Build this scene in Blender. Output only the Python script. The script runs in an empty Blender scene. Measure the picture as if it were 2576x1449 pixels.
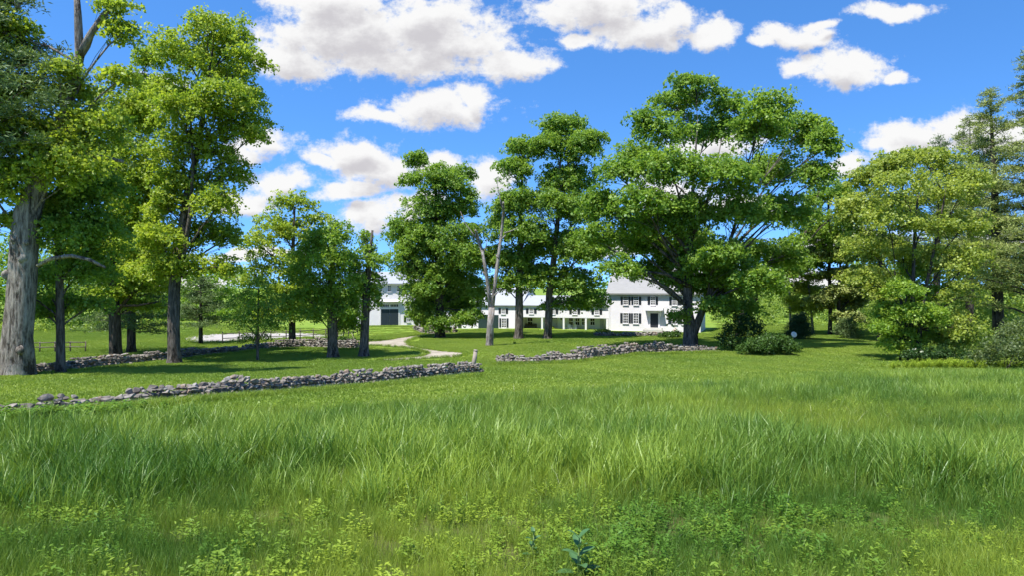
import bpy, bmesh, math, random
import numpy as np
from mathutils import Vector, Matrix, Euler
from mathutils.geometry import delaunay_2d_cdt

# ------------------------------------------------------------------ camera, sky, sun, exposure
SC = bpy.context.scene
COL = SC.collection
F, CX, CY, CAMZ = 1700.0, 1288.0, 724.5, 6.0          # focal length in photo pixels (2576 wide), centre, eye height
cam_d = bpy.data.cameras.new('camera'); cam = bpy.data.objects.new('camera', cam_d); COL.objects.link(cam)
cam_d.sensor_width = 36; cam_d.sensor_fit = 'HORIZONTAL'; cam_d.lens = 36 * F / 2576
cam_d.clip_start = .1; cam_d.clip_end = 5000
cam.location = (0, 0, CAMZ); cam.rotation_euler = (math.pi / 2, 0, 0)
SC.camera = cam
SUNV = Vector((-.34, -.36, 1)).normalized()
sun_d = bpy.data.lights.new('sun', 'SUN'); sun = bpy.data.objects.new('sun', sun_d); COL.objects.link(sun)
sun_d.energy = 4.1; sun_d.angle = math.radians(.6); sun_d.color = (1, .96, .88)
sun.rotation_euler = SUNV.to_track_quat('Z', 'Y').to_euler(); sun.location = (-20, -20, 60)
SC.view_settings.view_transform = 'Standard'; SC.view_settings.look = 'None'
SC.view_settings.exposure = 1.04; SC.view_settings.gamma = 1
SKY_STRENGTH = .15
SC.cycles.max_bounces = 7; SC.cycles.diffuse_bounces = 5; SC.cycles.glossy_bounces = 2
SC.cycles.transmission_bounces = 5; SC.cycles.transparent_max_bounces = 4
SC.cycles.use_denoising = True; SC.cycles.use_adaptive_sampling = True; SC.cycles.adaptive_threshold = .02
SC.cycles.sample_clamp_indirect = 6


class NT:
    """small node-tree helper"""
    def __init__(s, tree): s.t = tree
    def n(s, typ, **kw):
        nd = s.t.nodes.new(typ)
        ins = kw.pop('ins', {})
        for k, v in kw.items(): setattr(nd, k, v)
        for k, v in ins.items(): s.set(nd.inputs[k], v)
        return nd
    def set(s, sock, v):
        if isinstance(v, bpy.types.NodeSocket): s.t.links.new(v, sock)
        elif isinstance(v, bpy.types.Node): s.t.links.new(v.outputs[0], sock)
        else: sock.default_value = v
    def m(s, op, a, b=0.0, clamp=False):
        nd = s.n('ShaderNodeMath', operation=op, use_clamp=clamp)
        s.set(nd.inputs[0], a); s.set(nd.inputs[1], b); return nd.outputs[0]
    def v(s, op, a, b=(0, 0, 0)):
        nd = s.n('ShaderNodeVectorMath', operation=op)
        s.set(nd.inputs[0], a); s.set(nd.inputs[1], b)
        return nd.outputs['Value'] if op in ('LENGTH', 'DOT_PRODUCT') else nd.outputs[0]
    def mix(s, f, a, b, blend='MIX'):
        nd = s.n('ShaderNodeMix', data_type='RGBA', blend_type=blend)
        s.set(nd.inputs[0], f); s.set(nd.inputs[6], a); s.set(nd.inputs[7], b); return nd.outputs[2]
    def rng(s, x, a, b, c=0.0, d=1.0, smooth=True):
        nd = s.n('ShaderNodeMapRange', interpolation_type='SMOOTHSTEP' if smooth else 'LINEAR')
        s.set(nd.inputs[0], x); s.set(nd.inputs[1], a); s.set(nd.inputs[2], b); s.set(nd.inputs[3], c); s.set(nd.inputs[4], d)
        return nd.outputs[0]
    def noise(s, vec, scale, detail=4, rough=.55, dim='3D'):
        nd = s.n('ShaderNodeTexNoise', noise_dimensions=dim)
        if vec is not None: s.set(nd.inputs['Vector'], vec)
        nd.inputs['Scale'].default_value = scale; nd.inputs['Detail'].default_value = detail; nd.inputs['Roughness'].default_value = rough
        return nd
    def comb(s, x, y, z):
        nd = s.n('ShaderNodeCombineXYZ'); s.set(nd.inputs[0], x); s.set(nd.inputs[1], y); s.set(nd.inputs[2], z); return nd.outputs[0]


CLOUDS = [(900, 90, 260, 95), (740, 150, 120, 58), (1060, 60, 190, 80), (1130, 115, 160, 75), (1300, 150, 95, 38), (1000, 165, 190, 40),
          (830, 10, 160, 60), (1100, 268, 150, 45), (1190, 240, 60, 38), (960, 290, 80, 20), (1500, 20, 170, 55), (1620, 70, 150, 50),
          (1810, 90, 70, 34), (1710, 50, 60, 40), (1440, 95, 60, 20), (1990, 90, 85, 36), (2060, 60, 40, 15), (1930, 110, 40, 18),
          (2240, 28, 95, 22), (2120, 172, 115, 45), (2010, 182, 42, 14), (2260, 190, 36, 17), (2330, 340, 120, 42), (2410, 310, 80, 38),
          (2240, 370, 70, 24), (2140, 415, 46, 30), (2510, 345, 100, 45), (890, 385, 100, 40), (960, 430, 115, 50), (800, 395, 55, 17),
          (700, 460, 85, 32), (620, 505, 65, 30), (665, 360, 70, 32), (605, 385, 60, 22), (880, 482, 100, 24), (945, 540, 110, 38),
          (1225, 450, 65, 42), (1100, 415, 55, 34), (1050, 520, 70, 28), (1800, 360, 100, 45), (1700, 500, 110, 50), (1880, 520, 100, 30),
          (400, 235, 60, 45), (640, 640, 150, 16), (2050, 700, 220, 30), (2160, 600, 200, 24), (2520, 610, 130, 32), (430, 700, 200, 30),
          (1530, 620, 90, 24), (60, 330, 90, 40), (-300, 380, 260, 70), (-700, 150, 300, 90), (2950, 200, 220, 70), (3400, 420, 300, 80),
          (3100, 560, 260, 40), (900, -350, 300, 110), (1900, -420, 320, 120), (-200, -300, 280, 110), (2700, -260, 240, 90)]


def build_world():
    w = bpy.data.worlds.new('World'); SC.world = w; w.use_nodes = True
    t = w.node_tree; t.nodes.clear(); g = NT(t)
    # node group: cloud thickness for a direction on the front sky
    grp = bpy.data.node_groups.new('cloud_thickness', 'ShaderNodeTree')
    grp.interface.new_socket('q', in_out='INPUT', socket_type='NodeSocketVector')
    grp.interface.new_socket('d', in_out='OUTPUT', socket_type='NodeSocketFloat')
    c = NT(grp); gi = c.n('NodeGroupInput'); go = c.n('NodeGroupOutput')
    q1 = gi.outputs[0]; fld = None
    for (px, py, rx, ry) in CLOUDS:                       # squared elliptic distance to the nearest puff
        ma = c.n('ShaderNodeVectorMath', operation='MULTIPLY_ADD'); c.set(ma.inputs[0], q1)
        ma.inputs[1].default_value = (F / rx, F / ry, 0); ma.inputs[2].default_value = (-(px - CX) / rx, -(CY - py) / ry, 0)
        d = c.v('DOT_PRODUCT', ma.outputs[0], ma.outputs[0])
        fld = d if fld is None else c.m('MINIMUM', fld, d)
    c.set(go.inputs[0], c.m('SUBTRACT', 1.0, c.m('SQRT', c.m('MINIMUM', fld, 4.0))))
    tc = g.n('ShaderNodeTexCoord'); dr = tc.outputs['Generated']
    sp = g.n('ShaderNodeSeparateXYZ'); g.set(sp.inputs[0], dr)
    ay = g.m('MAXIMUM', g.m('ABSOLUTE', sp.outputs[1]), .05)
    q = g.comb(g.m('DIVIDE', sp.outputs[0], ay), g.m('DIVIDE', sp.outputs[2], ay), 0)
    warp = g.v('MULTIPLY', g.v('SUBTRACT', g.noise(q, 9, 2, .6, '2D').outputs['Color'], (.5, .5, .5)), (.065, .045, 0))
    qw = g.v('ADD', q, warp)
    n2 = g.m('MULTIPLY', g.m('SUBTRACT', g.noise(q, 70, 3, .65, '2D').outputs['Fac'], .5), .55)
    def fld_at(off):
        nd = t.nodes.new('ShaderNodeGroup'); nd.node_tree = grp
        g.set(nd.inputs[0], g.v('ADD', qw, off)); return nd.outputs[0]
    def puff(off): return g.m('SUBTRACT', g.noise(g.v('MULTIPLY', g.v('ADD', q, off), (1, 1.5, 1)), 19, 6, .66, '2D').outputs['Fac'], .47)
    f0 = fld_at((0, 0, 0)); f1 = fld_at((-.008, .024, 0))
    d0 = g.m('ADD', g.m('ADD', f0, g.m('MULTIPLY', puff((0, 0, 0)), 1.9)), n2)
    mask = g.rng(d0, -.30, .42)
    lit = g.rng(g.m('ADD', f1, g.m('MULTIPLY', puff((-.004, .012, 0)), 1.4)), .08, 1.05)
    ccol = g.mix(lit, (1.0, 1.0, 1.0, 1), (.66, .645, .68, 1))
    sky = g.n('ShaderNodeTexSky', sky_type='NISHITA', sun_disc=False)
    sky.sun_elevation = math.asin(SUNV.z); sky.sun_rotation = math.atan2(SUNV.x, SUNV.y)
    zz = g.m('ADD', g.m('MULTIPLY', g.m('MAXIMUM', sp.outputs[2], 0.0), 1.25), .14)      # clear dry air: no bright band at the horizon
    g.set(sky.inputs[0], g.v('NORMALIZE', g.comb(sp.outputs[0], sp.outputs[1], zz)))
    sky.air_density = .72; sky.dust_density = 0.0; sky.ozone_density = 4.0; sky.altitude = 100
    hs = g.n('ShaderNodeHueSaturation'); hs.inputs['Saturation'].default_value = 1.2; hs.inputs['Value'].default_value = 1.10
    g.set(hs.inputs['Color'], sky.outputs[0])
    cl = g.v('SCALE', ccol); cl.node.inputs['Scale'].default_value = .96 / SKY_STRENGTH / 2 ** SC.view_settings.exposure
    col = g.mix(mask, hs.outputs[0], cl)
    bg = g.n('ShaderNodeBackground'); g.set(bg.inputs[0], col); bg.inputs[1].default_value = SKY_STRENGTH
    out = g.n('ShaderNodeOutputWorld'); t.links.new(bg.outputs[0], out.inputs[0])
    w.cycles.sampling_method = 'NONE'


build_world()

rng = np.random.default_rng(11)
random.seed(5)


# ------------------------------------------------------------------ materials
def new_mat(name):
    m = bpy.data.materials.new(name); m.use_nodes = True; m.node_tree.nodes.clear()
    g = NT(m.node_tree); out = g.n('ShaderNodeOutputMaterial'); return m, g, out


def principled(g, out, col, rough=.8, spec=.25, bump=None, bstr=.3, bdist=.02, metal=0.0):
    p = g.n('ShaderNodeBsdfPrincipled'); g.set(p.inputs['Base Color'], col)
    g.set(p.inputs['Roughness'], rough); p.inputs['Specular IOR Level'].default_value = spec; p.inputs['Metallic'].default_value = metal
    if bump is not None:
        b = g.n('ShaderNodeBump'); b.inputs['Strength'].default_value = bstr; b.inputs['Distance'].default_value = bdist
        g.set(b.inputs['Height'], bump); g.set(p.inputs['Normal'], b)
    g.t.links.new(p.outputs[0], out.inputs[0]); return p


def leaf_mat(name, dark, light, trans=.52, attr='GEOMETRY', gloss=.018, tcol=None):
    m, g, out = new_mat(name)
    a = g.n('ShaderNodeAttribute', attribute_name='tint', attribute_type=attr)
    col = g.mix(a.outputs['Fac'], (*dark, 1), (*light, 1))
    d = g.n('ShaderNodeBsdfDiffuse'); g.set(d.inputs[0], col)
    tr = g.n('ShaderNodeBsdfTranslucent')
    g.set(tr.inputs[0], g.mix(1.0, col, (*(tcol or (1.2, 1.2, .7)), 1), 'MULTIPLY'))
    mx = g.n('ShaderNodeMixShader'); mx.inputs[0].default_value = trans
    g.t.links.new(d.outputs[0], mx.inputs[1]); g.t.links.new(tr.outputs[0], mx.inputs[2])
    gl = g.n('ShaderNodeBsdfGlossy'); gl.inputs['Roughness'].default_value = .45; gl.inputs[0].default_value = (.9, 1, .9, 1)
    m2 = g.n('ShaderNodeMixShader'); m2.inputs[0].default_value = gloss
    g.t.links.new(mx.outputs[0], m2.inputs[1]); g.t.links.new(gl.outputs[0], m2.inputs[2])
    g.t.links.new(m2.outputs[0], out.inputs[0])
    return m


M = {}
M['maple_yellow'] = leaf_mat('maple_leaf_yellow_green', (0.19, 0.305, 0.036), (0.43, 0.5, 0.058))
M['maple_mid'] = leaf_mat('maple_leaf_green', (0.125, 0.245, 0.038), (0.29, 0.415, 0.06))
M['maple_deep'] = leaf_mat('maple_leaf_deep_green', (0.09, 0.205, 0.04), (0.215, 0.35, 0.06))
M['maple_bright'] = leaf_mat('maple_leaf_bright_green', (.155, .290, .038), (.350, .470, .060))
M['wood_leaf'] = leaf_mat('woodland_leaf', (0.13, 0.23, 0.044), (0.35, 0.43, 0.078))
M['olive_leaf'] = leaf_mat('olive_green_leaf', (0.195, 0.275, 0.048), (0.43, 0.49, 0.09))
M['pine'] = leaf_mat('pine_needles', (0.135, 0.19, 0.052), (0.36, 0.4, 0.12), trans=.2)
M['pine_dark'] = leaf_mat('dark_pine_needles', (0.065, 0.12, 0.042), (0.185, 0.25, 0.085), trans=.2)
M['spruce'] = leaf_mat('spruce_needles', (0.022, 0.055, 0.022), (0.065, 0.115, 0.04), trans=.12)
M['shrub_dark'] = leaf_mat('dark_shrub_leaf', (.018, .050, .012), (.050, .100, .022), trans=.2)
M['juniper'] = leaf_mat('juniper_leaf', (.028, .075, .014), (.085, .155, .024), trans=.2)
M['shrub_pale'] = leaf_mat('pale_shrub_leaf', (.090, .140, .050), (.200, .250, .090))
M['grass_tall'] = leaf_mat('tall_grass_blade', (.092, .195, .026), (.325, .440, .060), trans=.35, attr='INSTANCER', gloss=.03, tcol=(1.2, 1.15, .6))
M['grass_fine'] = leaf_mat('fine_grass_blade', (.082, .175, .024), (.310, .395, .050), trans=.35, attr='INSTANCER', gloss=.02, tcol=(1.2, 1.15, .6))
M['forb'] = leaf_mat('low_forb_leaf', (.095, .205, .024), (.31, .40, .042), trans=.35, attr='INSTANCER', gloss=.02, tcol=(1.2, 1.15, .6))
M['dry'] = leaf_mat('dry_grass_blade', (0.2, 0.25, 0.08), (0.48, 0.49, 0.26), trans=.3, attr='INSTANCER', gloss=.06)
M['lawn_blade'] = leaf_mat('lawn_blade', (0.165, 0.255, 0.036), (0.295, 0.37, 0.058), trans=.35, attr='INSTANCER', gloss=.02)
M['milkweed'] = leaf_mat('milkweed_leaf', (0.06, 0.15, 0.05), (0.1, 0.2, 0.07), trans=.3, gloss=.04)
M['flower_white'] = leaf_mat('white_flower', (.70, .70, .62), (.80, .80, .74), trans=.2)
M['flower_orange'] = leaf_mat('orange_flower', (.45, .14, .02), (.55, .28, .03), trans=.2)


def bark(name, a, b, scale=1.0, lichen=None):
    m, g, out = new_mat(name)
    tc = g.n('ShaderNodeTexCoord').outputs['Object']
    v = g.v('MULTIPLY', tc, (7 * scale, 7 * scale, 1.1 * scale))
    n = g.noise(v, 1.0, 7, .68).outputs['Fac']
    n2 = g.noise(tc, .8, 4, .6).outputs['Fac']
    col = g.mix(g.rng(n, .34, .66), (*a, 1), (*b, 1))
    if lichen: col = g.mix(g.rng(n2, .50, .68, 0, .7), col, (*lichen, 1))
    n3 = g.noise(g.v('MULTIPLY', tc, (1.4, 1.4, .45)), 1.0, 5, .7).outputs['Fac']
    col = g.mix(g.rng(n3, .53, .64, 0, .85), col, tuple(x * .45 for x in a) + (1,))      # dark furrows and rot
    principled(g, out, col, .92, .1, g.m('SUBTRACT', n, g.m('MULTIPLY', g.rng(n3, .54, .7), .6)), 1.0, .14)
    return m


M['bark_maple'] = bark('maple_bark', (.045, .038, .032), (.190, .168, .147))
M['bark_old'] = bark('old_maple_bark', (.070, .058, .047), (.330, .295, .255), 1.1, (.36, .335, .29))
M['bark_dark'] = bark('dark_bark', (.030, .025, .021), (.110, .095, .080))
M['bark_dead'] = bark('dead_wood', (.150, .125, .110), (.400, .375, .355), 1.2, (.36, .28, .22))
M['bark_birch'] = bark('pale_bark', (.12, .105, .09), (.33, .31, .28))
M['bark_bare'] = bark('bare_orange_wood', (.20, .10, .04), (.50, .32, .15), 2.0)


def simple(name, col, rough=.75, spec=.3, nscale=3.0, var=.12, bump=0.0, metal=0.0):
    m, g, out = new_mat(name)
    tc = g.n('ShaderNodeTexCoord').outputs['Object']
    n = g.noise(tc, nscale, 5, .6).outputs['Fac']
    c = g.mix(n, tuple(x * (1 - var) for x in col) + (1,), tuple(min(1, x * (1 + var)) for x in col) + (1,))
    principled(g, out, c, rough, spec, n if bump else None, bump, .02, metal)
    return m


def clapboard():
    m, g, out = new_mat('white_clapboard')
    tc = g.n('ShaderNodeTexCoord').outputs['Object']
    sp = g.n('ShaderNodeSeparateXYZ'); g.set(sp.inputs[0], tc)
    fr = g.m('FRACT', g.m('DIVIDE', sp.outputs[2], .15))          # one board every 15 cm
    n = g.noise(g.v('MULTIPLY', tc, (.5, .5, 3)), 1.0, 5, .6).outputs['Fac']
    stain = g.noise(tc, .35, 4, .6).outputs['Fac']
    c = g.mix(n, (.62, .595, .61, 1), (.71, .68, .695, 1))
    c = g.mix(g.rng(stain, .52, .8, 0, .35), c, (.50, .48, .46, 1))
    principled(g, out, c, .6, .3, g.m('SUBTRACT', 1.0, fr), .9, .03)
    return m


M['clap'] = clapboard()
M['trim'] = simple('white_trim', (.72, .695, .71), .55, .3, 2, .04)
M['shutter'] = simple('black_green_shutter', (.020, .024, .030), .5, .4, 4, .2)
M['door_dark'] = simple('dark_door', (.022, .024, .030), .45, .4, 4, .2)
M['barn_door'] = simple('slate_blue_barn_door', (.026, .040, .054), .6, .3, 3, .15)
M['carriage'] = simple('dark_green_carriage_door', (.022, .042, .040), .55, .3, 3, .15)
M['porch_shaded'] = simple('shade_toned_white_porch_wall', (.62, .64, .60), .6, .25, 2, .06)  # white wall; the porch shade is put into its grey-green colour
M['grey_door'] = simple('pale_grey_door', (.40, .41, .40), .6, .25, 2, .08)
M['concrete'] = simple('stone_slab', (.52, .50, .46), .85, .2, 3, .15, .3)
M['rail'] = simple('weathered_rail', (.13, .105, .09), .85, .2, 5, .3, .4)
M['post_wood'] = simple('weathered_post_wood', (.30, .255, .215), .9, .15, 6, .3, .6)
M['white_chair'] = simple('white_painted_wood', (.76, .77, .76), .5, .3, 4, .05)
M['bench_wood'] = simple('dark_bench_wood', (.055, .050, .045), .7, .2, 6, .25)
M['stalk'] = simple('green_stalk', (.14, .20, .06), .7, .2, 6, .2)
M['terracotta'] = simple('terracotta', (.35, .15, .08), .8, .2, 5, .2)


def roof_mat(name, a, b, course=.35):
    m, g, out = new_mat(name)
    tc = g.n('ShaderNodeTexCoord').outputs['Object']
    n = g.noise(g.v('MULTIPLY', tc, (1, 1, 2.5)), 1.2, 6, .62).outputs['Fac']
    sp = g.n('ShaderNodeSeparateXYZ'); g.set(sp.inputs[0], tc)
    fr = g.m('FRACT', g.m('DIVIDE', sp.outputs[2], course))
    principled(g, out, g.mix(n, (*a, 1), (*b, 1)), .62, .35, g.m('SUBTRACT', 1.0, fr), .5, .02)
    return m


M['roof_house'] = roof_mat('pale_grey_shingle_roof', (.22, .217, .215), (.31, .305, .30), .14)
M['roof_ell'] = roof_mat('silver_metal_roof', (.29, .30, .32), (.38, .39, .42), 5)


def glass():
    m, g, out = new_mat('window_glass')
    principled(g, out, (.012, .014, .018, 1), .06, .6)
    return m


M['glass'] = glass()


def stone_mat():
    m, g, out = new_mat('fieldstone')
    geo = g.n('ShaderNodeNewGeometry'); oi = g.n('ShaderNodeObjectInfo')
    r = g.m('FRACT', g.m('ADD', geo.outputs['Random Per Island'], oi.outputs['Random']))
    cr = g.n('ShaderNodeValToRGB'); g.set(cr.inputs[0], r)
    e = cr.color_ramp.elements
    e[0].position = 0; e[0].color = (.130, .112, .098, 1)
    e[1].position = 1; e[1].color = (.430, .405, .365, 1)
    for p, c in ((.25, (.235, .208, .180, 1)), (.5, (.300, .262, .222, 1)), (.72, (.340, .318, .285, 1)), (.9, (.30, .215, .150, 1))):
        x = e.new(p); x.color = c
    tc = g.n('ShaderNodeNewGeometry').outputs['Position']
    n = g.noise(tc, 5, 6, .65).outputs['Fac']; n2 = g.noise(tc, 2.2, 4, .6).outputs['Fac']
    c = g.mix(g.rng(n, .35, .7), g.mix(.6, cr.outputs[0], (.06, .052, .045, 1)), cr.outputs[0])
    c = g.mix(g.rng(n2, .56, .72, 0, .6), c, (.46, .45, .40, 1))     # lichen
    principled(g, out, c, .92, .15, n, .8, .05)
    return m


M['stone'] = stone_mat()


def ground_mat():
    m, g, out = new_mat('grassy_ground')
    pos = g.n('ShaderNodeNewGeometry').outputs['Position']
    a = g.n('ShaderNodeAttribute', attribute_name='zone'); zone = a.outputs['Fac']     # 0 meadow, 1 mown lawn
    n1 = g.noise(pos, .16, 5, .6).outputs['Fac']; n2 = g.noise(pos, 1.4, 6, .65).outputs['Fac']; n3 = g.noise(pos, 14, 6, .75).outputs['Fac']
    mix1 = g.m('ADD', g.m('MULTIPLY', n1, .5), g.m('MULTIPLY', n2, .5))
    lawn = g.mix(g.rng(mix1, .36, .64), (.145, .235, .032, 1), (.260, .335, .052, 1))
    lawn = g.mix(g.rng(n3, .35, .70), g.mix(.35, lawn, (.070, .135, .012, 1)), lawn)
    lawn = g.mix(g.rng(n2, .66, .80, 0, .5), lawn, (.24, .25, .07, 1))
    mead = g.mix(g.rng(mix1, .38, .62), (.055, .090, .016, 1), (.120, .115, .045, 1))
    mead = g.mix(g.rng(n3, .5, .75, 0, .5), mead, (.15, .115, .05, 1))
    principled(g, out, g.mix(zone, mead, lawn), .9, .1, n3, .7, .06)
    return m


M['ground'] = ground_mat()


def gravel_mat(name, a, b):
    m, g, out = new_mat(name)
    pos = g.n('ShaderNodeNewGeometry').outputs['Position']
    n = g.noise(pos, .7, 5, .6).outputs['Fac']; n2 = g.noise(pos, 22, 5, .8).outputs['Fac']
    c = g.mix(g.rng(n, .35, .65), (*a, 1), (*b, 1)); c = g.mix(g.rng(n2, .3, .7, .35, 0), c, (.16, .14, .12, 1))
    principled(g, out, c, .95, .1, n2, .8, .03)
    return m


M['gravel'] = gravel_mat('pale_gravel', (.30, .26, .205), (.44, .39, .32))
M['sand'] = gravel_mat('pale_sand', (.38, .35, .32), (.48, .445, .41))


# ------------------------------------------------------------------ terrain
def sstep(x, a, b):
    t = np.clip((x - a) / (b - a), 0, 1); return t * t * (3 - 2 * t)


def hz(X, Y):
    X = np.asarray(X, float); Y = np.asarray(Y, float)
    Yc = np.maximum(Y, -8)
    t = 3.9 * (1 - Yc / 48)
    z = .5 * (t + np.sqrt(t * t + .25))
    z = z + .07 * np.sin(X * .31 + 1.2) * np.sin(Y * .23 + .4) * sstep(Y, 5, 14) * (1 - sstep(Y, 76, 86))
    dip = np.exp(-((X + 27) / 15) ** 2 - ((Y - 101) / 14) ** 2)
    z = z - 1.35 * dip
    m = np.exp(-(np.maximum(np.abs(X + 18.5) - 3.4, 0) / 3.0) ** 2 - (np.maximum(np.abs(Y - 106) - 5.0, 0) / 4.5) ** 2)
    z = z * (1 - m) + .12 * m
    return z


def hzs(x, y): return float(hz(x, y))


_YS = np.arange(3.0, 400, .1)


def G(px, py):
    """ground point seen at photo pixel (2576-wide picture)"""
    u = (px - CX) / F; v = (CY - py) / F
    below = CAMZ + v * _YS <= hz(u * _YS, _YS)
    i = int(np.argmax(below)) if below.any() else len(_YS) - 1
    y = float(_YS[i]); return Vector((u * y, y, hzs(u * y, y)))


def at(px, py, Y): return Vector(((px - CX) / F * Y, Y, CAMZ + (CY - py) / F * Y))


# ------------------------------------------------------------------ object helpers
def tag(o, label=None, cat=None, group=None, kind=None):
    if label: o['label'] = label
    if cat: o['category'] = cat
    if group: o['group'] = group
    if kind: o['kind'] = kind
    return o


def empty(name, loc, rz=0.0):
    o = bpy.data.objects.new(name, None); COL.objects.link(o)
    o.location = loc; o.rotation_euler = (0, 0, rz); o.empty_display_size = .3
    return o


def link(name, me, mat=None, parent=None):
    o = bpy.data.objects.new(name, me); COL.objects.link(o)
    if mat is not None and len(me.materials) == 0: me.materials.append(mat)
    if parent: o.parent = parent
    return o


class MB:
    def __init__(s): s.V = []; s.Fc = []
    def box(s, x0, x1, y0, y1, z0, z1):
        n = len(s.V)
        s.V += [(x0, y0, z0), (x1, y0, z0), (x1, y1, z0), (x0, y1, z0), (x0, y0, z1), (x1, y0, z1), (x1, y1, z1), (x0, y1, z1)]
        s.Fc += [tuple(n + i for i in f) for f in ((0, 3, 2, 1), (4, 5, 6, 7), (0, 1, 5, 4), (1, 2, 6, 5), (2, 3, 7, 6), (3, 0, 4, 7))]
    def prism(s, prof, x0, x1):
        """profile [(y, z)] counter-clockwise seen from +x, extruded along x"""
        n = len(s.V); k = len(prof)
        s.V += [(x0, y, z) for y, z in prof] + [(x1, y, z) for y, z in prof]
        s.Fc += [tuple(n + k - 1 - i for i in range(k)), tuple(n + k + i for i in range(k))]
        s.Fc += [(n + i, n + (i + 1) % k, n + k + (i + 1) % k, n + k + i) for i in range(k)]
    def tube(s, pts, rad, sides=8, cap=True, wob=0.0):
        pts = [Vector(p) for p in pts]; base = len(s.V)
        ref = Vector((.0, 1, .05)).normalized()
        for i, p in enumerate(pts):
            d = (pts[min(i + 1, len(pts) - 1)] - pts[max(i - 1, 0)]).normalized()
            u = ref.cross(d)
            if u.length < .05: u = Vector((1, 0, 0)).cross(d)
            u.normalize(); w = d.cross(u)
            for k in range(sides):
                a = 2 * math.pi * k / sides
                r = rad[i] * (1 + (wob * math.sin(3 * a + i * .6) + wob * .8 * random.uniform(-1, 1) if wob else 0))
                s.V.append(tuple(p + u * (math.cos(a) * r) + w * (math.sin(a) * r)))
        for i in range(len(pts) - 1):
            for k in range(sides):
                a = base + i * sides + k; b = base + i * sides + (k + 1) % sides
                s.Fc.append((a, b, b + sides, a + sides))
        if cap:
            s.Fc.append(tuple(base + k for k in reversed(range(sides))))
            s.Fc.append(tuple(base + (len(pts) - 1) * sides + k for k in range(sides)))
    def mesh(s, name, smooth=False):
        me = bpy.data.meshes.new(name); me.from_pydata(s.V, [], s.Fc); me.update()
        if smooth: me.polygons.foreach_set('use_smooth', [True] * len(me.polygons))
        return me
    def build(s, name, mat, parent=None, smooth=False): return link(name, s.mesh(name, smooth), mat, parent)


def quad_mesh(name, V, tint, per=4):
    """V: (N*per, 3) vertex array, one face of `per` vertices each"""
    n = len(V) // per
    me = bpy.data.meshes.new(name)
    me.vertices.add(len(V)); me.vertices.foreach_set('co', np.ascontiguousarray(V, np.float32).ravel())
    me.loops.add(len(V)); me.loops.foreach_set('vertex_index', np.arange(len(V), dtype=np.int32))
    me.polygons.add(n); me.polygons.foreach_set('loop_start', np.arange(0, len(V), per, dtype=np.int32))
    me.update(calc_edges=True)
    if tint is not None:
        a = me.attributes.new('tint', 'FLOAT', 'POINT'); a.data.foreach_set('value', np.repeat(tint, per).astype(np.float32))
    return me


def norm(a): return a / (np.linalg.norm(a, axis=-1, keepdims=True) + 1e-9)


def leaf_quads(c, nrm, size, aspect=.75, drop=.0):
    """diamond leaves folded a little along the midrib"""
    n = len(c)
    r = norm(rng.normal(size=(n, 3)))
    u = norm(np.cross(nrm, r)); v = np.cross(nrm, u)
    s = size[:, None] * .5
    asp = aspect
    base = c - u * s; tip = c + u * s - nrm * s * .25
    l = c + v * s * asp + nrm * s * .18 + u * s * .1; rr = c - v * s * asp + nrm * s * .18 + u * s * .1
    return np.stack([base, l, tip, rr], 1).reshape(-1, 3)


def crown_mesh(name, lobes, base, dens=1.0, leaf=.22, per=22, crad=.53, flat=.45, shell=.55, aspect=.8, updown=1.0):
    """lobes: (centre xyz, radii xyz) world; returns a mesh local to base and cluster centres"""
    C, O, T = [], [], []
    for (c, r) in lobes:
        rm = (r[0] * r[1] + r[0] * r[2] + r[1] * r[2]) / 3
        n = max(4, int(dens * 4 * math.pi * rm / (math.pi * crad * crad) * 2.7))
        d = norm(rng.normal(size=(n, 3))); d[:, 2] = np.where(d[:, 2] < -.35, -d[:, 2] * .8, d[:, 2])
        d = norm(d)
        rad = shell + (1.08 - shell) * rng.random(n) ** .7
        rad = np.where(rng.random(n) < .10, rad * rng.uniform(1.05, 1.32, n), rad)
        C.append(np.array(c) + d * np.array(r) * rad[:, None]); O.append(d)
        T.append(np.clip(rng.normal(.5, .17, n) + rng.normal(0, .08), 0, 1))
    C = np.concatenate(C); O = np.concatenate(O); T = np.concatenate(T)
    N = len(C)
    cn = norm(O * .75 + np.array([0, 0, 1.0]) * updown * .8 + rng.normal(0, .3, (N, 3)))
    a = norm(np.cross(cn, norm(rng.normal(size=(N, 3))))); b = np.cross(cn, a)
    rr = np.sqrt(rng.random((N, per))) * crad * rng.uniform(.6, 1.35, (N, 1)); th = rng.random((N, per)) * 2 * np.pi
    hh = rng.normal(0, flat * crad * .5, (N, per)) - (rr / crad) ** 2 * crad * .22
    P = C[:, None, :] + a[:, None, :] * (rr * np.cos(th))[..., None] + b[:, None, :] * (rr * np.sin(th))[..., None] + cn[:, None, :] * hh[..., None]
    P = P.reshape(-1, 3)
    ln = norm(np.repeat(cn, per, 0) + rng.normal(0, .75, P.shape))
    sz = leaf * rng.uniform(.5, 1.45, len(P))
    tint = np.clip(np.repeat(T, per) + rng.normal(0, .13, len(P)), 0, 1)
    V = leaf_quads(P - np.array(base), ln, sz, aspect)
    return quad_mesh(name, V, tint), C


LEAF_TOTAL = [0]
TW = .8                                                  # stem width factor


def interp_path(path, z):
    """point and radius on a trunk path at height z"""
    for (p, r), (p2, r2) in zip(path, path[1:]):
        if p.z <= z <= p2.z:
            t = (z - p.z) / max(1e-6, p2.z - p.z); return p.lerp(p2, t), r + (r2 - r) * t
    return path[-1] if z > path[-1][0].z else path[0]


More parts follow.
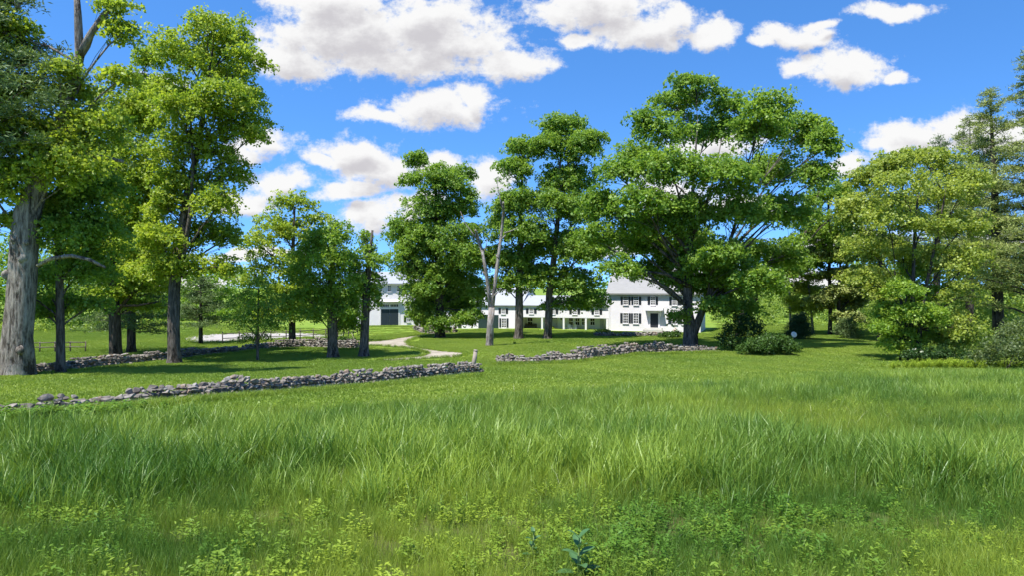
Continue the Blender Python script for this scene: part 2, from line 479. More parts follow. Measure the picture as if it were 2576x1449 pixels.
def limb(mb, a, ra, b, rb, sag=.15, n=5, sides=6):
    a = Vector(a); b = Vector(b); d = b - a
    mid = a.lerp(b, .5) + Vector((random.uniform(-.08, .08) * d.length, random.uniform(-.08, .08) * d.length, sag * d.length))
    pts, rad = [], []
    for i in range(n + 1):
        t = i / n
        p = a * (1 - t) ** 2 + mid * 2 * t * (1 - t) + b * t * t
        if 0 < i < n: p = p + Vector([random.uniform(-1, 1) * d.length * .018 for _ in range(3)])
        pts.append(p); rad.append(ra + (rb - ra) * t ** .8)
    mb.tube(pts, rad, sides, False)
    return pts


def tree(name, label, trunk, lobes, leafmat, barkmat='bark_maple', Y=None, dens=1.0, leaf=.22, per=22, crad=.53, group=None, extra=(), cat='tree',
         depth=1.0, twigs=7, wob=.05, base_flare=1.55, forks=(), shell=.55, burls=(), limb_r=.5):
    """trunk: [(px, py, width px)...] from the ground up; lobes: (px, py, rx px, ry px)"""
    b = G(trunk[0][0], trunk[0][1]) if Y is None else None
    if Y is not None:
        X = (trunk[0][0] - CX) / F * Y; b = Vector((X, Y, hzs(X, Y)))
    Yd = b.y; s = Yd / F
    root = empty(name, b)
    tag(root, label, cat, group)
    O = Vector(b)
    path = []
    for i, (px, py, w) in enumerate(trunk):
        p = at(px, py, Yd + (0 if i == 0 else random.uniform(-.15, .15)))
        if i == 0: p = Vector((b.x, b.y, b.z - .15))
        path.append((p - O, w * s * .5 * TW))
    # finer trunk with root flare
    fine = []
    p0, r0 = path[0]
    p1, r1 = path[1]
    L = (p1 - p0).length
    for dz, k in ((0, base_flare), (.25, 1 + (base_flare - 1) * .55), (.6, 1 + (base_flare - 1) * .25), (1.2, 1.04)):
        if dz < L * .8:
            fine.append((p0 + (p1 - p0) * (dz / L), r0 * k))
    for i in range(1, len(path)):
        pa, ra = path[i - 1]; pb, rb = path[i]
        n = max(1, int((pb - pa).length / 1.6))
        for k in range(1, n + 1):
            t = k / n
            q = pa.lerp(pb, t)
            if q.z > fine[-1][0].z + .15:
                fine.append((q + (Vector((random.uniform(-1, 1), random.uniform(-1, 1), 0)) * ra * .12 if k < n else Vector()), ra + (rb - ra) * t))
    mb = MB()
    mb.tube([p for p, r in fine], [r for p, r in fine], 14, True, wob)
    for (pts) in forks:                                   # secondary stems given by pixels
        pp = [at(px, py, Yd + .25 * i * (1 if px % 2 else -1)) - O for i, (px, py, w) in enumerate(pts)]
        mb.tube(pp, [w * s * .5 * TW for _, _, w in pts], 10, True, wob)
    for (px, py, r) in burls:
        q = at(px, py, Yd) - O
        pt, rr = interp_path(fine, q.z)
        c = Vector((q.x, pt.y - rr * .62, q.z)); rad = r * s
        mb.tube([c + Vector((0, 0, -rad)), c + Vector((0, -rad * .2, -rad * .5)), c + Vector((0, -rad * .3, 0)), c + Vector((0, -rad * .2, rad * .5)), c + Vector((0, 0, rad))],
                [rad * .15, rad * .6, rad * .8, rad * .6, rad * .15], 8, True, .15)
    W = []
    xs = [l[0] for l in lobes]
    if lobes:
        cx = (min(xs) + max(xs)) / 2; half = max(40, (max(xs) - min(xs)) / 2 + 20)
    ztop = fine[-1][0].z; zlow = fine[-1][0].z * .18
    for i, (px, py, rx, ry) in enumerate(lobes):
        k = math.sqrt(max(0, 1 - min(1, abs(px - cx) / half) ** 2))
        dy = (.62 * half * k * s * depth) * random.uniform(-1, 1)
        c = at(px, py, Yd) + Vector((0, dy, 0))
        c.x *= c.y / Yd; c.z = CAMZ + (c.z - CAMZ) * c.y / Yd
        ry_m = ry * s * 1.2; rx_m = rx * s * 1.17
        W.append((tuple(c), (rx_m, (rx_m + ry_m) * .5 * max(.7, depth), ry_m)))
        lc = c - O
        d = Vector((lc.x, lc.y, 0)).length
        za = min(max(zlow, lc.z - .62 * d - ry_m * .7), ztop)
        stems = [fine] + [[(at(a, bb, Yd) - O, w * s * .5 * TW) for a, bb, w in f] for f in forks]
        best = min(stems, key=lambda st: (interp_path(st, za)[0] - lc).length)
        pa, ra = interp_path(best, za)
        rb = max(.02, .03 * (rx_m + ry_m) * .25)
        lpts = limb(mb, pa, min(ra * .45, .03 + .014 * (lc - pa).length * 2 * limb_r), lc, rb + .02, .12)
        for _ in range(twigs):
            e = Vector(np.array(lc) + norm(rng.normal(size=3)) * np.array(W[-1][1]) * .85)
            if e.z < lc.z - ry_m * .5: e.z = lc.z + random.uniform(-.3, .6) * ry_m
            st = lpts[random.choice((2, 3, 4, 5))]
            limb(mb, st, rb * .7 + .012, e, .008, .1, 3, 4)
    for pts in extra:                                     # bare limbs given by pixels
        pp = [at(px, py, Yd - .3) - O for px, py, w in pts]
        mb.tube(pp, [w * s * .5 for _, _, w in pts], 7, True, .06)
    mb.build('trunk', M[barkmat], root, True)
    if W:
        W2 = []
        for (c, r) in W:
            W2.append((c, tuple(x * .92 for x in r)))
            for q in range(4):
                o = norm(rng.normal(size=3)) * np.array(r) * rng.uniform(.25, .78)
                k = rng.uniform(.36, .68)
                W2.append((tuple(np.array(c) + o), (r[0] * k * rng.uniform(.9, 1.35), r[1] * k * 1.1, r[2] * k * rng.uniform(.65, 1.05))))
        me, C = crown_mesh('crown', W2, O, dens * .56, leaf, per, crad, shell=.38)
        LEAF_TOTAL[0] += len(me.polygons)
        cr = link('crown', me, M[leafmat], root)
    return root


def shrub(name, label, px, py, lobes, mat, leaf=.14, dens=1.0, per=16, crad=.4, group=None, Y=None, cat='shrub', stems=5, flat=.7, aspect=.7, updown=.5):
    b = G(px, py) if Y is None else Vector(((px - CX) / F * Y, Y, hzs((px - CX) / F * Y, Y)))
    root = tag(empty(name, b), label, cat, group); s = b.y / F
    W = []
    for (x, y, rx, ry) in lobes:
        dy = random.uniform(-.4, .6) * rx * s
        c = at(x, y, b.y) + Vector((0, dy, 0))
        W.append((tuple(c), (rx * s, (rx + ry) * .5 * s, ry * s)))
    me, C = crown_mesh('foliage', W, b, dens, leaf, per, crad, flat, .35, aspect, updown)
    LEAF_TOTAL[0] += len(me.polygons)
    link('foliage', me, M[mat], root)
    mb = MB()
    for i in range(stems):
        l = W[i % len(W)][0]
        limb(mb, (random.uniform(-.2, .2), random.uniform(-.1, .1), -.05), .035, Vector(l) - b, .012, .1, 4, 5)
    mb.build('stem', M['bark_dark'], root, True)
    return root


# ------------------------------------------------------------------ ground
MEADOW_EDGE = [(-260, 1075), (0, 1062), (300, 1052), (560, 1036), (860, 1030), (1123, 1015), (1237, 996), (1539, 976), (1718, 968), (2096, 948), (2285, 940), (2576, 938), (2900, 938)]
_me = sorted(((G(*p).x, G(*p).y) for p in MEADOW_EDGE))
MEX = np.array([p[0] for p in _me]); MEY = np.array([p[1] for p in _me])


def meadow_y(X): return np.interp(X, MEX, MEY)


def axis(lo, hi, step, far_lo, far_hi):
    core = list(np.arange(lo, hi + 1e-6, step))
    up = [hi]; st = step
    while up[-1] < far_hi: st *= 1.35; up.append(up[-1] + st)
    dn = [lo]; st = step
    while dn[-1] > far_lo: st *= 1.35; dn.append(dn[-1] - st)
    return np.array(dn[1:][::-1] + core + up[1:])


def build_ground():
    xs = axis(-75, 75, .7, -1800, 1800); ys = axis(-4, 125, .6, -400, 3500)
    X, Y = np.meshgrid(xs, ys); Z = hz(X, Y)
    nx, ny = len(xs), len(ys)
    V = np.stack([X, Y, Z], -1).reshape(-1, 3)
    i = np.arange(nx * ny).reshape(ny, nx)
    Fq = np.stack([i[:-1, :-1], i[:-1, 1:], i[1:, 1:], i[1:, :-1]], -1).reshape(-1, 4)
    me = bpy.data.meshes.new('ground')
    me.vertices.add(len(V)); me.vertices.foreach_set('co', V.astype(np.float32).ravel())
    me.loops.add(Fq.size); me.loops.foreach_set('vertex_index', Fq.astype(np.int32).ravel())
    me.polygons.add(len(Fq)); me.polygons.foreach_set('loop_start', np.arange(0, Fq.size, 4, dtype=np.int32))
    me.update(calc_edges=True)
    me.polygons.foreach_set('use_smooth', np.ones(len(Fq), bool))
    zone = sstep(Y - meadow_y(X), -1.0, .6)
    a = me.attributes.new('zone', 'FLOAT', 'POINT'); a.data.foreach_set('value', zone.ravel().astype(np.float32))
    tag(link('ground', me, M['ground']), 'gently sloping grassy ground of meadow and mown lawn', None, None, 'structure')


build_ground()


def c1(cx, cy): return ((1040 + .1932 * cx) * .859, (780 + .1932 * cy) * .859)
def c2(cx, cy): return ((1380 + .1708 * cx) * .859, (840 + .1708 * cy) * .859)
def c3(cx, cy): return ((1740 + .1726 * cx) * .859, (780 + .1726 * cy) * .859)


def smooth_poly(pts, it=2):
    for _ in range(it):
        q = []
        for i in range(len(pts)):
            a = pts[i]; b = pts[(i + 1) % len(pts)]
            q += [(a[0] * .75 + b[0] * .25, a[1] * .75 + b[1] * .25), (a[0] * .25 + b[0] * .75, a[1] * .25 + b[1] * .75)]
        pts = q
    return pts


def inside(poly, X, Y):
    X = np.asarray(X); Y = np.asarray(Y); r = np.zeros(X.shape, bool)
    n = len(poly)
    for i in range(n):
        x1, y1 = poly[i]; x2, y2 = poly[(i + 1) % n]
        c = ((y1 > Y) != (y2 > Y)) & (X < (x2 - x1) * (Y - y1) / (y2 - y1 + 1e-12) + x1)
        r ^= c
    return r


def drape(name, label, pix, mat, lift=.03, step=.6, it=2):
    poly = smooth_poly([tuple(G(*p).xy) for p in pix], it)
    xs = [p[0] for p in poly]; ys = [p[1] for p in poly]
    gx, gy = np.meshgrid(np.arange(min(xs), max(xs), step), np.arange(min(ys), max(ys), step))
    gx = gx + rng.uniform(-.1, .1, gx.shape); k = inside(poly, gx, gy)
    pts = [Vector(p) for p in poly] + [Vector((a, b)) for a, b in zip(gx[k], gy[k])]
    n = len(poly)
    vo, eo, fo = delaunay_2d_cdt(pts, [], [list(range(n))], 1, 1e-4)[:3]
    me = bpy.data.meshes.new(name)
    me.from_pydata([(v.x, v.y, hzs(v.x, v.y) + lift) for v in vo], [], [tuple(f) for f in fo]); me.update()
    o = link(name, me, M[mat]); tag(o, label, None, None, 'structure')
    return poly


drive_pix = [c1(*p) for p in ((120, 1158), (450, 1140), (700, 1092), (950, 1062), (1185, 1046), (1200, 1056), (980, 1085), (860, 1120), (800, 1165), (825, 1210),
                              (1000, 1255), (1250, 1290), (1500, 1315), (1680, 1322), (1670, 1366), (1400, 1392), (1000, 1416), (430, 1446), (360, 1428), (700, 1398),
                              (950, 1385), (1080, 1352), (1115, 1325), (950, 1272), (700, 1240), (400, 1220), (120, 1207))]
DRIVE = drape('driveway', 'pale gravel driveway curving across the lawn to the barn', drive_pix, 'gravel', .035, .5, 1)
SAND = drape('sand_yard', 'pale sand yard beyond the rail fence left of the barn', [(480, 864), (560, 861), (720, 855), (850, 848), (872, 842), (800, 838), (640, 838), (520, 842), (460, 850)], 'sand', .04, 1.0, 1)

# ------------------------------------------------------------------ farmhouse, ell, barn
TH = math.radians(20)
HO = Vector((13.44, 94.0, 0.0)); HA = Vector((math.cos(TH), -math.sin(TH), 0)); HB = Vector((math.sin(TH), math.cos(TH), 0))


class Frame:
    """local facade frame: x along the wall, y back, z up; pixels are cast onto the plane y = yl"""
    def __init__(s, O, rz):
        s.O = Vector(O); s.rz = rz; s.a = Vector((math.cos(rz), math.sin(rz), 0)); s.b = Vector((-math.sin(rz), math.cos(rz), 0))
    def fac(s, px, py, yl=0.0):
        u = (px - CX) / F; v = (CY - py) / F
        d = Vector((u, 1, v)); t = (yl + s.O.dot(s.b)) / d.dot(s.b)
        p = d * t + Vector((0, 0, CAMZ)) - s.O
        return p.dot(s.a), p.z


def window(fr, root, x0, x1, z0, z1, yl, cols=3, rows=4, sill=True, trim=.09):
    fw = trim
    mb = MB()
    mb.box(x0 - fw, x0, yl - .055, yl + .02, z0 - fw, z1 + fw); mb.box(x1, x1 + fw, yl - .055, yl + .02, z0 - fw, z1 + fw)
    mb.box(x0, x1, yl - .052, yl + .02, z1, z1 + fw); mb.box(x0, x1, yl - .052, yl + .02, z0 - fw, z0)
    w = mb.build('window', M['trim'], root)
    g = MB(); g.box(x0, x1, yl - .012, yl + .015, z0, z1); g.build('glass', M['glass'], w)
    m = MB(); t = .022
    for i in range(1, cols):
        x = x0 + (x1 - x0) * i / cols; m.box(x - t, x + t, yl - .034, yl - .013, z0, z1)
    for j in range(1, rows):
        z = z0 + (z1 - z0) * j / rows; tt = t * (1.9 if j == rows // 2 else 1); m.box(x0, x1, yl - .038, yl - .014, z - tt, z + tt)
    m.build('muntin', M['trim'], w)
    if sill:
        k = MB(); k.box(x0 - fw - .05, x1 + fw + .05, yl - .12, yl + .01, z0 - fw - .07, z0 - fw - .003); k.build('sill', M['trim'], w)
    return w


def shutter(root, x0, x1, z0, z1, yl):
    mb = MB(); b = .06
    mb.box(x0, x0 + b, yl - .05, yl - .004, z0, z1); mb.box(x1 - b, x1, yl - .05, yl - .004, z0, z1)
    for z in (z0, (z0 + z1) / 2 - b / 2, z1 - b): mb.box(x0 + b, x1 - b, yl - .05, yl - .004, z, z + b)
    n = max(6, int((z1 - z0) / .09))
    for i in range(n):
        z = z0 + b + (z1 - z0 - 2 * b) * i / n
        mb.box(x0 + b, x1 - b, yl - .035, yl - .006, z, z + (z1 - z0) / n * .7)
    return mb.build('shutter', M['shutter'], root)


def gable_roof(root, x0, x1, y0, y1, ze, rise, mat, over=.35, th=.16, ridge_over=.25):
    """roof slabs over a box, ridge along x; returns the roof part"""
    ym = (y0 + y1) / 2; k = rise / (ym - y0)
    mb = MB()
    mb.prism([(y0 - over, ze - over * k), (ym, ze + rise), (ym, ze + rise + th), (y0 - over, ze - over * k + th)][::-1], x0 - ridge_over, x1 + ridge_over)
    mb.prism([(ym, ze + rise), (y1 + over, ze - over * k), (y1 + over, ze - over * k + th), (ym, ze + rise + th)][::-1], x0 - ridge_over, x1 + ridge_over)
    return mb.build('roof', M[mat], root)


def wall_box(root, x0, x1, y0, y1, z0, ze, rise=0.0, mat='clap'):
    mb = MB()
    if rise: mb.prism([(y0, z0), (y1, z0), (y1, ze), ((y0 + y1) / 2, ze + rise), (y0, ze)], x0, x1)
    else: mb.box(x0, x1, y0, y1, z0, ze)
    return mb.build('wall', M[mat], root)


FRH = Frame(HO, -TH)


def main_house():
    root = tag(empty('farmhouse', HO, -TH), 'white two storey clapboard farmhouse with black shutters and dark front door', 'house')
    L, D, ZE = 12.33, 9.0, 5.35
    wall_box(root, 0, L, 0, D, -.6, ZE, 3.6)
    gable_roof(root, 0, L, 0, D, ZE, 3.6, 'roof_house', .40, .18, .3)
    fr = MB(); fr.box(-.05, L + .05, -.10, -.003, ZE - .32, ZE - .05); fr.build('frieze', M['trim'], root)
    for x in (-.03, L - .2): c = MB(); c.box(x, x + .23, -.04, -.002, -.1, ZE - .33); c.build('corner_board', M['trim'], root)
    f = MB(); f.box(-.08, L + .08, -.1, D + .08, -.8, .05); f.build('foundation', M['concrete'], root)
    def P(cx, cy): return FRH.fac(*c3(cx, cy))
    zu0, zu1 = P(500, 655)[1], P(500, 522)[1]; zl0, zl1 = P(500, 968)[1], P(500, 802)[1]
    ups = [(500, 570), (680, 745), (965, 1030), (1330, 1400), (1500, 1570)]
    los = [(498, 573), (672, 745), (1330, 1402), (1505, 1577)]
    for (a, b) in ups: window(FRH, root, P(a, 600)[0], P(b, 600)[0], zu0, zu1, 0, 3, 4)
    for (a, b) in los: window(FRH, root, P(a, 880)[0], P(b, 880)[0], zl0, zl1, 0, 3, 4)
    for (a, b) in ((450, 491), (578, 615), (632, 670), (754, 798), (908, 955), (1040, 1083), (1276, 1320), (1410, 1450), (1452, 1490), (1580, 1620)):
        shutter(root, P(a, 600)[0], P(b, 600)[0], zu0, zu1, 0)
    for (a, b) in ((443, 487), (582, 620), (626, 663), (754, 798), (1258, 1318), (1412, 1452), (1454, 1494), (1588, 1632)):
        shutter(root, P(a, 880)[0], P(b, 880)[0], zl0, zl1, 0)
    x0, x1 = P(955, 900)[0], P(1088, 900)[0]; zd1 = P(955, 805)[1]; zd0 = P(955, 1045)[1]
    d = MB(); d.box(x0, x1, -.05, -.003, zd0, zd1); dd = d.build('door', M['door_dark'], root)
    for i in range(2):
        for j, (q0, q1) in enumerate(((.08, .36), (.42, .70), (.76, .95))):
            xa = x0 + (x1 - x0) * (.12 + .42 * i); p = MB()
            p.box(xa, xa + (x1 - x0) * .34, -.068, -.051, zd0 + (zd1 - zd0) * q0, zd0 + (zd1 - zd0) * q1); p.build('panel', M['door_dark'], dd)
    s = MB()
    s.box(x0 - .24, x0 - .004, -.10, -.002, zd0 - .1, zd1 + .18); s.box(x1 + .004, x1 + .24, -.10, -.002, zd0 - .1, zd1 + .18)
    s.box(x0 - .003, x1 + .003, -.098, -.002, zd1 + .004, zd1 + .18); s.build('door_surround', M['trim'], root)
    hx0, hx1 = P(870, 740)[0], P(1175, 740)[0]; hz1 = P(1000, 735)[1]
    h = MB(); h.prism([(0, hz1 + .28), (-.95, hz1 - .02), (-.95, hz1 - .20), (0, hz1 - .20)], hx0, hx1)
    h.box(hx0 + .25, hx1 - .25, -.55, 0, hz1 - .34, hz1 - .203); h.build('door_hood', M['trim'], root)
    for x in (hx0 + .32, hx1 - .44):
        b = MB(); b.prism([(-.003, hz1 - .35), (-.5, hz1 - .35), (-.42, hz1 - .5), (-.003, hz1 - 1.0)], x, x + .12); b.build('bracket', M['trim'], root)
    st = MB(); st.box(x0 - .6, x1 + .6, -1.2, -.11, -.4, zd0 - .02); st.box(x0 - .8, x1 + .8, -1.6, -1.203, -.4, zd0 - .2); st.build('step', M['concrete'], root)
    return root


main_house()


def ell():
    S = .6
    root = tag(empty('ell_wing', HO, -TH), 'long white wing with recessed porch and silver metal roof joining house and barn', 'house')
    def P(cx, cy, y=S): return FRH.fac(*c2(cx, cy), y)
    def Q(cx, cy, y=S): return FRH.fac(*c1(cx, cy), y)
    xA = P(860, 600)[0]; xB = P(-150, 600)[0]; xC = Q(1330, 900)[0]; xE = -.05
    ze = P(1500, 322)[1]; zb = P(1500, 512)[1]; zf = P(1500, 778)[1]
    DP = 2.0                                                # porch depth
    # porch section: upper storey over the porch, recessed ground-floor wall
    wall_box(root, xA, xE, S, S + 5.6, zb, ze, 1.25)
    wall_box(root, xA, xE, S + DP, S + 5.55, -.6, zb - .003, 0, 'porch_shaded')
    fl = MB(); fl.box(xA, xE, S - .25, S + DP - .003, -.6, zf); fl.build('porch_floor', M['concrete'], root)
    bm = MB(); bm.box(xA, xE, S - .03, S + .18, zb - .22, zb - .004); bm.build('porch_beam', M['trim'], root)
    for cx in (868, 1215, 1585, 1965, 2330):
        x = P(cx, 600)[0]; p = MB(); p.box(x - .13, x + .13, S - .01, S + .22, zf + .003, zb - .223)
        p.box(x - .17, x + .17, S - .05, S + .26, zf + .002, zf + .2); p.build('porch_post', M['trim'], root)
    gable_roof(root, xA, xE - .3, S, S + 5.6, ze, 1.25, 'roof_ell', .3, .1, .05)
    f = MB(); f.box(xA, xE, S - .08, S - .003, ze - .25, ze - .05); f.build('frieze', M['trim'], root)
    # taller carriage section
    wall_box(root, xB, xA - .004, S + .02, S + 8.5, -.6, ze, 2.6)
    r2 = gable_roof(root, xB, xA, S + .02, S + 8.5, ze, 2.6, 'roof_ell', .3, .12, .12)
    c = MB(); c.box(xA - .22, xA + .01, S - .03, S + .017, -.3, ze - .26); c.build('corner_board', M['trim'], root)
    # low link towards the barn
    zl = ze - .5
    wall_box(root, xC, xB - .004, S + .6, S + 6, -.8, zl, 1.3)
    gable_roof(root, xC, xB - .1, S + .6, S + 6, zl, 1.3, 'roof_ell', .3, .1, .05)
    zw0, zw1 = P(1000, 463)[1], P(1000, 380)[1]
    for (a, b) in ((1003, 1060), (1375, 1430), (1745, 1805), (2125, 2183)):
        window(FRH, root, P(a, 420)[0], P(b, 420)[0], zw0, zw1, S, 3, 3)
        for (q0, q1) in ((a - 62, a - 22), (b + 20, b + 60)): shutter(root, P(q0, 420)[0], P(q1, 420)[0], zw0, zw1, S)
    y2 = S + .02
    window(FRH, root, P(522, 420)[0], P(578, 420)[0], P(520, 466)[1], P(520, 380)[1], y2, 3, 3)
    window(FRH, root, P(527, 600)[0], P(596, 600)[0], P(520, 703)[1], P(520, 552)[1], y2, 3, 5)
    for (q0, q1) in ((470, 508), (594, 630)): shutter(root, P(q0, 420)[0], P(q1, 420)[0], P(520, 466)[1], P(520, 376)[1], y2)
    for (q0, q1) in ((482, 514), (606, 638)): shutter(root, P(q0, 600)[0], P(q1, 600)[0], P(520, 703)[1], P(520, 548)[1], y2)
    # carriage doors: two leaves of boards
    xa, xb = P(120, 600)[0], P(470, 600)[0]; z1 = P(300, 490)[1]
    for i in range(2):
        x0 = xa + (xb - xa) * i / 2; lf = MB(); lf.box(x0 + .02, x0 + (xb - xa) / 2 - .02, y2 - .03, y2 - .003, -.1, z1)
        d = lf.build('carriage_door', M['carriage'], root)
        for k in range(5):
            w = ((xb - xa) / 2 - .04) / 5; pb = MB(); pb.box(x0 + .02 + w * k + .012, x0 + .02 + w * (k + 1) - .012, y2 - .05, y2 - .031, -.05, z1 - .05); pb.build('plank', M['carriage'], d)
    y3 = S + .6
    xa, xb = Q(1562, 900, y3)[0], Q(1613, 900, y3)[0]
    d = MB(); d.box(xa, xb, y3 - .05, y3 - .003, -.15, Q(1562, 858, y3)[1]); d.build('door', M['door_dark'], root)
    window(FRH, root, Q(1770, 900, y3)[0], Q(1815, 900, y3)[0], Q(1770, 935, y3)[1], Q(1770, 850, y3)[1], y3, 2, 4)
    # porch wall: windows and doors
    yp = S + DP
    def R(cx, cy): return FRH.fac(*c2(cx, cy), yp)
    for (a, b) in ((972, 1050), (1680, 1742), (1790, 1856), (1900, 1946), (2045, 2115)):
        window(FRH, root, R(a, 600)[0], R(b, 600)[0], R(a, 664)[1], R(a, 540)[1], yp, 2, 2, True, .06)
    for (a, b, z0, z1, m) in ((1385, 1480, 765, 570, 'grey_door'), (2208, 2272, 765, 520, 'grey_door')):
        d = MB(); d.box(R(a, 600)[0], R(b, 600)[0], yp - .05, yp - .003, zf + .02, R(a, z1)[1]); dd = d.build('door', M[m], root)
        k = MB(); x = R(b, 600)[0] - .15; k.box(x - .03, x + .03, yp - .10, yp - .051, zf + .95, zf + 1.05); k.build('handle', M['door_dark'], dd)
    window(FRH, root, R(1395, 540)[0], R(1470, 540)[0], R(1395, 562)[1], R(1395, 530)[1], yp, 4, 1, False, .05)
    lm = MB(); x = R(1547, 550)[0]; z = R(1547, 550)[1]; lm.box(x - .09, x + .09, yp - .2, yp - .003, z - .2, z + .2); lm.build('porch_lantern', M['door_dark'], root)
    return yp, zf, R


YP, ZF, RP = ell()

BPHI = math.radians(12)
_bl = at(886, 836, 104.0)
FRB = Frame((_bl.x, _bl.y, 0), BPHI)


def barn():
    root = tag(empty('barn', FRB.O, BPHI), 'tall white barn with wide slate blue double door and transom windows', 'barn')
    L = FRB.fac(1056, 820)[0]; D = 16.0
    def P(cx, cy): return FRB.fac(*c1(cx, cy))
    ZE = P(500, 256)[1]
    wall_box(root, 0, L, 0, D, -2.2, ZE, 1.9)
    gable_roof(root, 0, L, 0, D, ZE, 1.9, 'roof_ell', .45, .14, .3)
    f = MB(); f.box(-.05, L + .05, -.1, -.003, ZE - .35, ZE - .07); f.build('frieze', M['trim'], root)
    for x in (-.03, L - .22): c = MB(); c.box(x, x + .25, -.04, -.002, -1.5, ZE - .36); c.build('corner_board', M['trim'], root)
    zu0, zu1 = P(390, 384)[1], P(390, 288)[1]
    for (a, b) in ((372, 410), (498, 540), (640, 682)): window(FRB, root, P(a, 330)[0], P(b, 330)[0], zu0, zu1, 0, 2, 4)
    x0, x1 = P(390, 800)[0], P(656, 800)[0]; z0, z1 = P(500, 908)[1], P(500, 656)[1]
    for i in range(2):
        xa = x0 + (x1 - x0) * i / 2; d = MB(); d.box(xa + .015, xa + (x1 - x0) / 2 - .015, -.05, -.003, z0, z1); dd = d.build('barn_door', M['barn_door'], root)
        w = ((x1 - x0) / 2 - .03) / 6
        for k in range(6): p = MB(); p.box(xa + .015 + w * k + .01, xa + .015 + w * (k + 1) - .01, -.066, -.051, z0 + .03, z1 - .03); p.build('plank', M['barn_door'], dd)
    t = MB(); t.box(x0 - .2, x0 - .004, -.07, -.002, z0, z1 + .15); t.box(x1 + .004, x1 + .2, -.07, -.002, z0, z1 + .15); t.box(x0 - .003, x1 + .003, -.068, -.002, z1 + .004, z1 + .15); t.build('door_trim', M['trim'], root)
    tz0, tz1 = P(450, 622)[1], P(450, 585)[1]
    xm = (x0 + x1) / 2
    window(FRB, root, x0 + .05, xm - .12, tz0, tz1, 0, 5, 1, False, .07); window(FRB, root, xm + .12, x1 - .05, tz0, tz1, 0, 5, 1, False, .07)
    h = MB(); zh = P(450, 540)[1]; h.prism([(-.003, zh + .3), (-.55, zh + .02), (-.55, zh - .08), (-.003, zh - .08)], x0 - .5, x1 + .5); h.build('door_hood', M['trim'], root)
    window(FRB, root, P(790, 800)[0], P(830, 800)[0], P(790, 845)[1], P(790, 760)[1], 0, 2, 4)
    shutter(root, P(738, 800)[0], P(774, 800)[0], P(790, 850)[1], P(790, 755)[1], 0)
    s = MB(); s.box(x0 - .3, x1 + .3, -.6, -.072, z0 - .5, z0 - .02); s.build('door_sill', M['concrete'], root)


barn()


# link shed between barn and wing, in the shade behind the big maple
def shed():
    a = at(1050, 835, 108.0)
    root = tag(empty('link_shed', (a.x, 108.0, 0), -.12), 'low white shed set back between the barn and the long wing', 'shed')
    wall_box(root, 0, 7.2, 0, 5, -.8, 3.0, 1.2); gable_roof(root, 0, 7.2, 0, 5, 3.0, 1.2, 'roof_ell', .3, .1, .2)


shed()

# ------------------------------------------------------------------ stone walls
STONES = []
for k in range(12):
    bm = bmesh.new()
    for _ in range(15):
        d = Vector(norm(rng.normal(size=3)))
        m = max(abs(d.x), abs(d.y), abs(d.z)); d = d * (.62 + .38 / m * .62) * .5
        bm.verts.new(d * random.uniform(.85, 1.1))
    r = bmesh.ops.convex_hull(bm, input=bm.verts)
    bmesh.ops.delete(bm, geom=list({g for g in r['geom_interior'] + r['geom_unused'] if isinstance(g, bmesh.types.BMVert)}), context='VERTS')
    me = bpy.data.meshes.new('stone'); bm.to_mesh(me); bm.free(); me.materials.append(M['stone'])
    STONES.append(me)
SV = []
for me in STONES:
    v = np.zeros(len(me.vertices) * 3, np.float32); me.vertices.foreach_get('co', v)
    SV.append((v.reshape(-1, 3), [tuple(p.vertices) for p in me.polygons]))


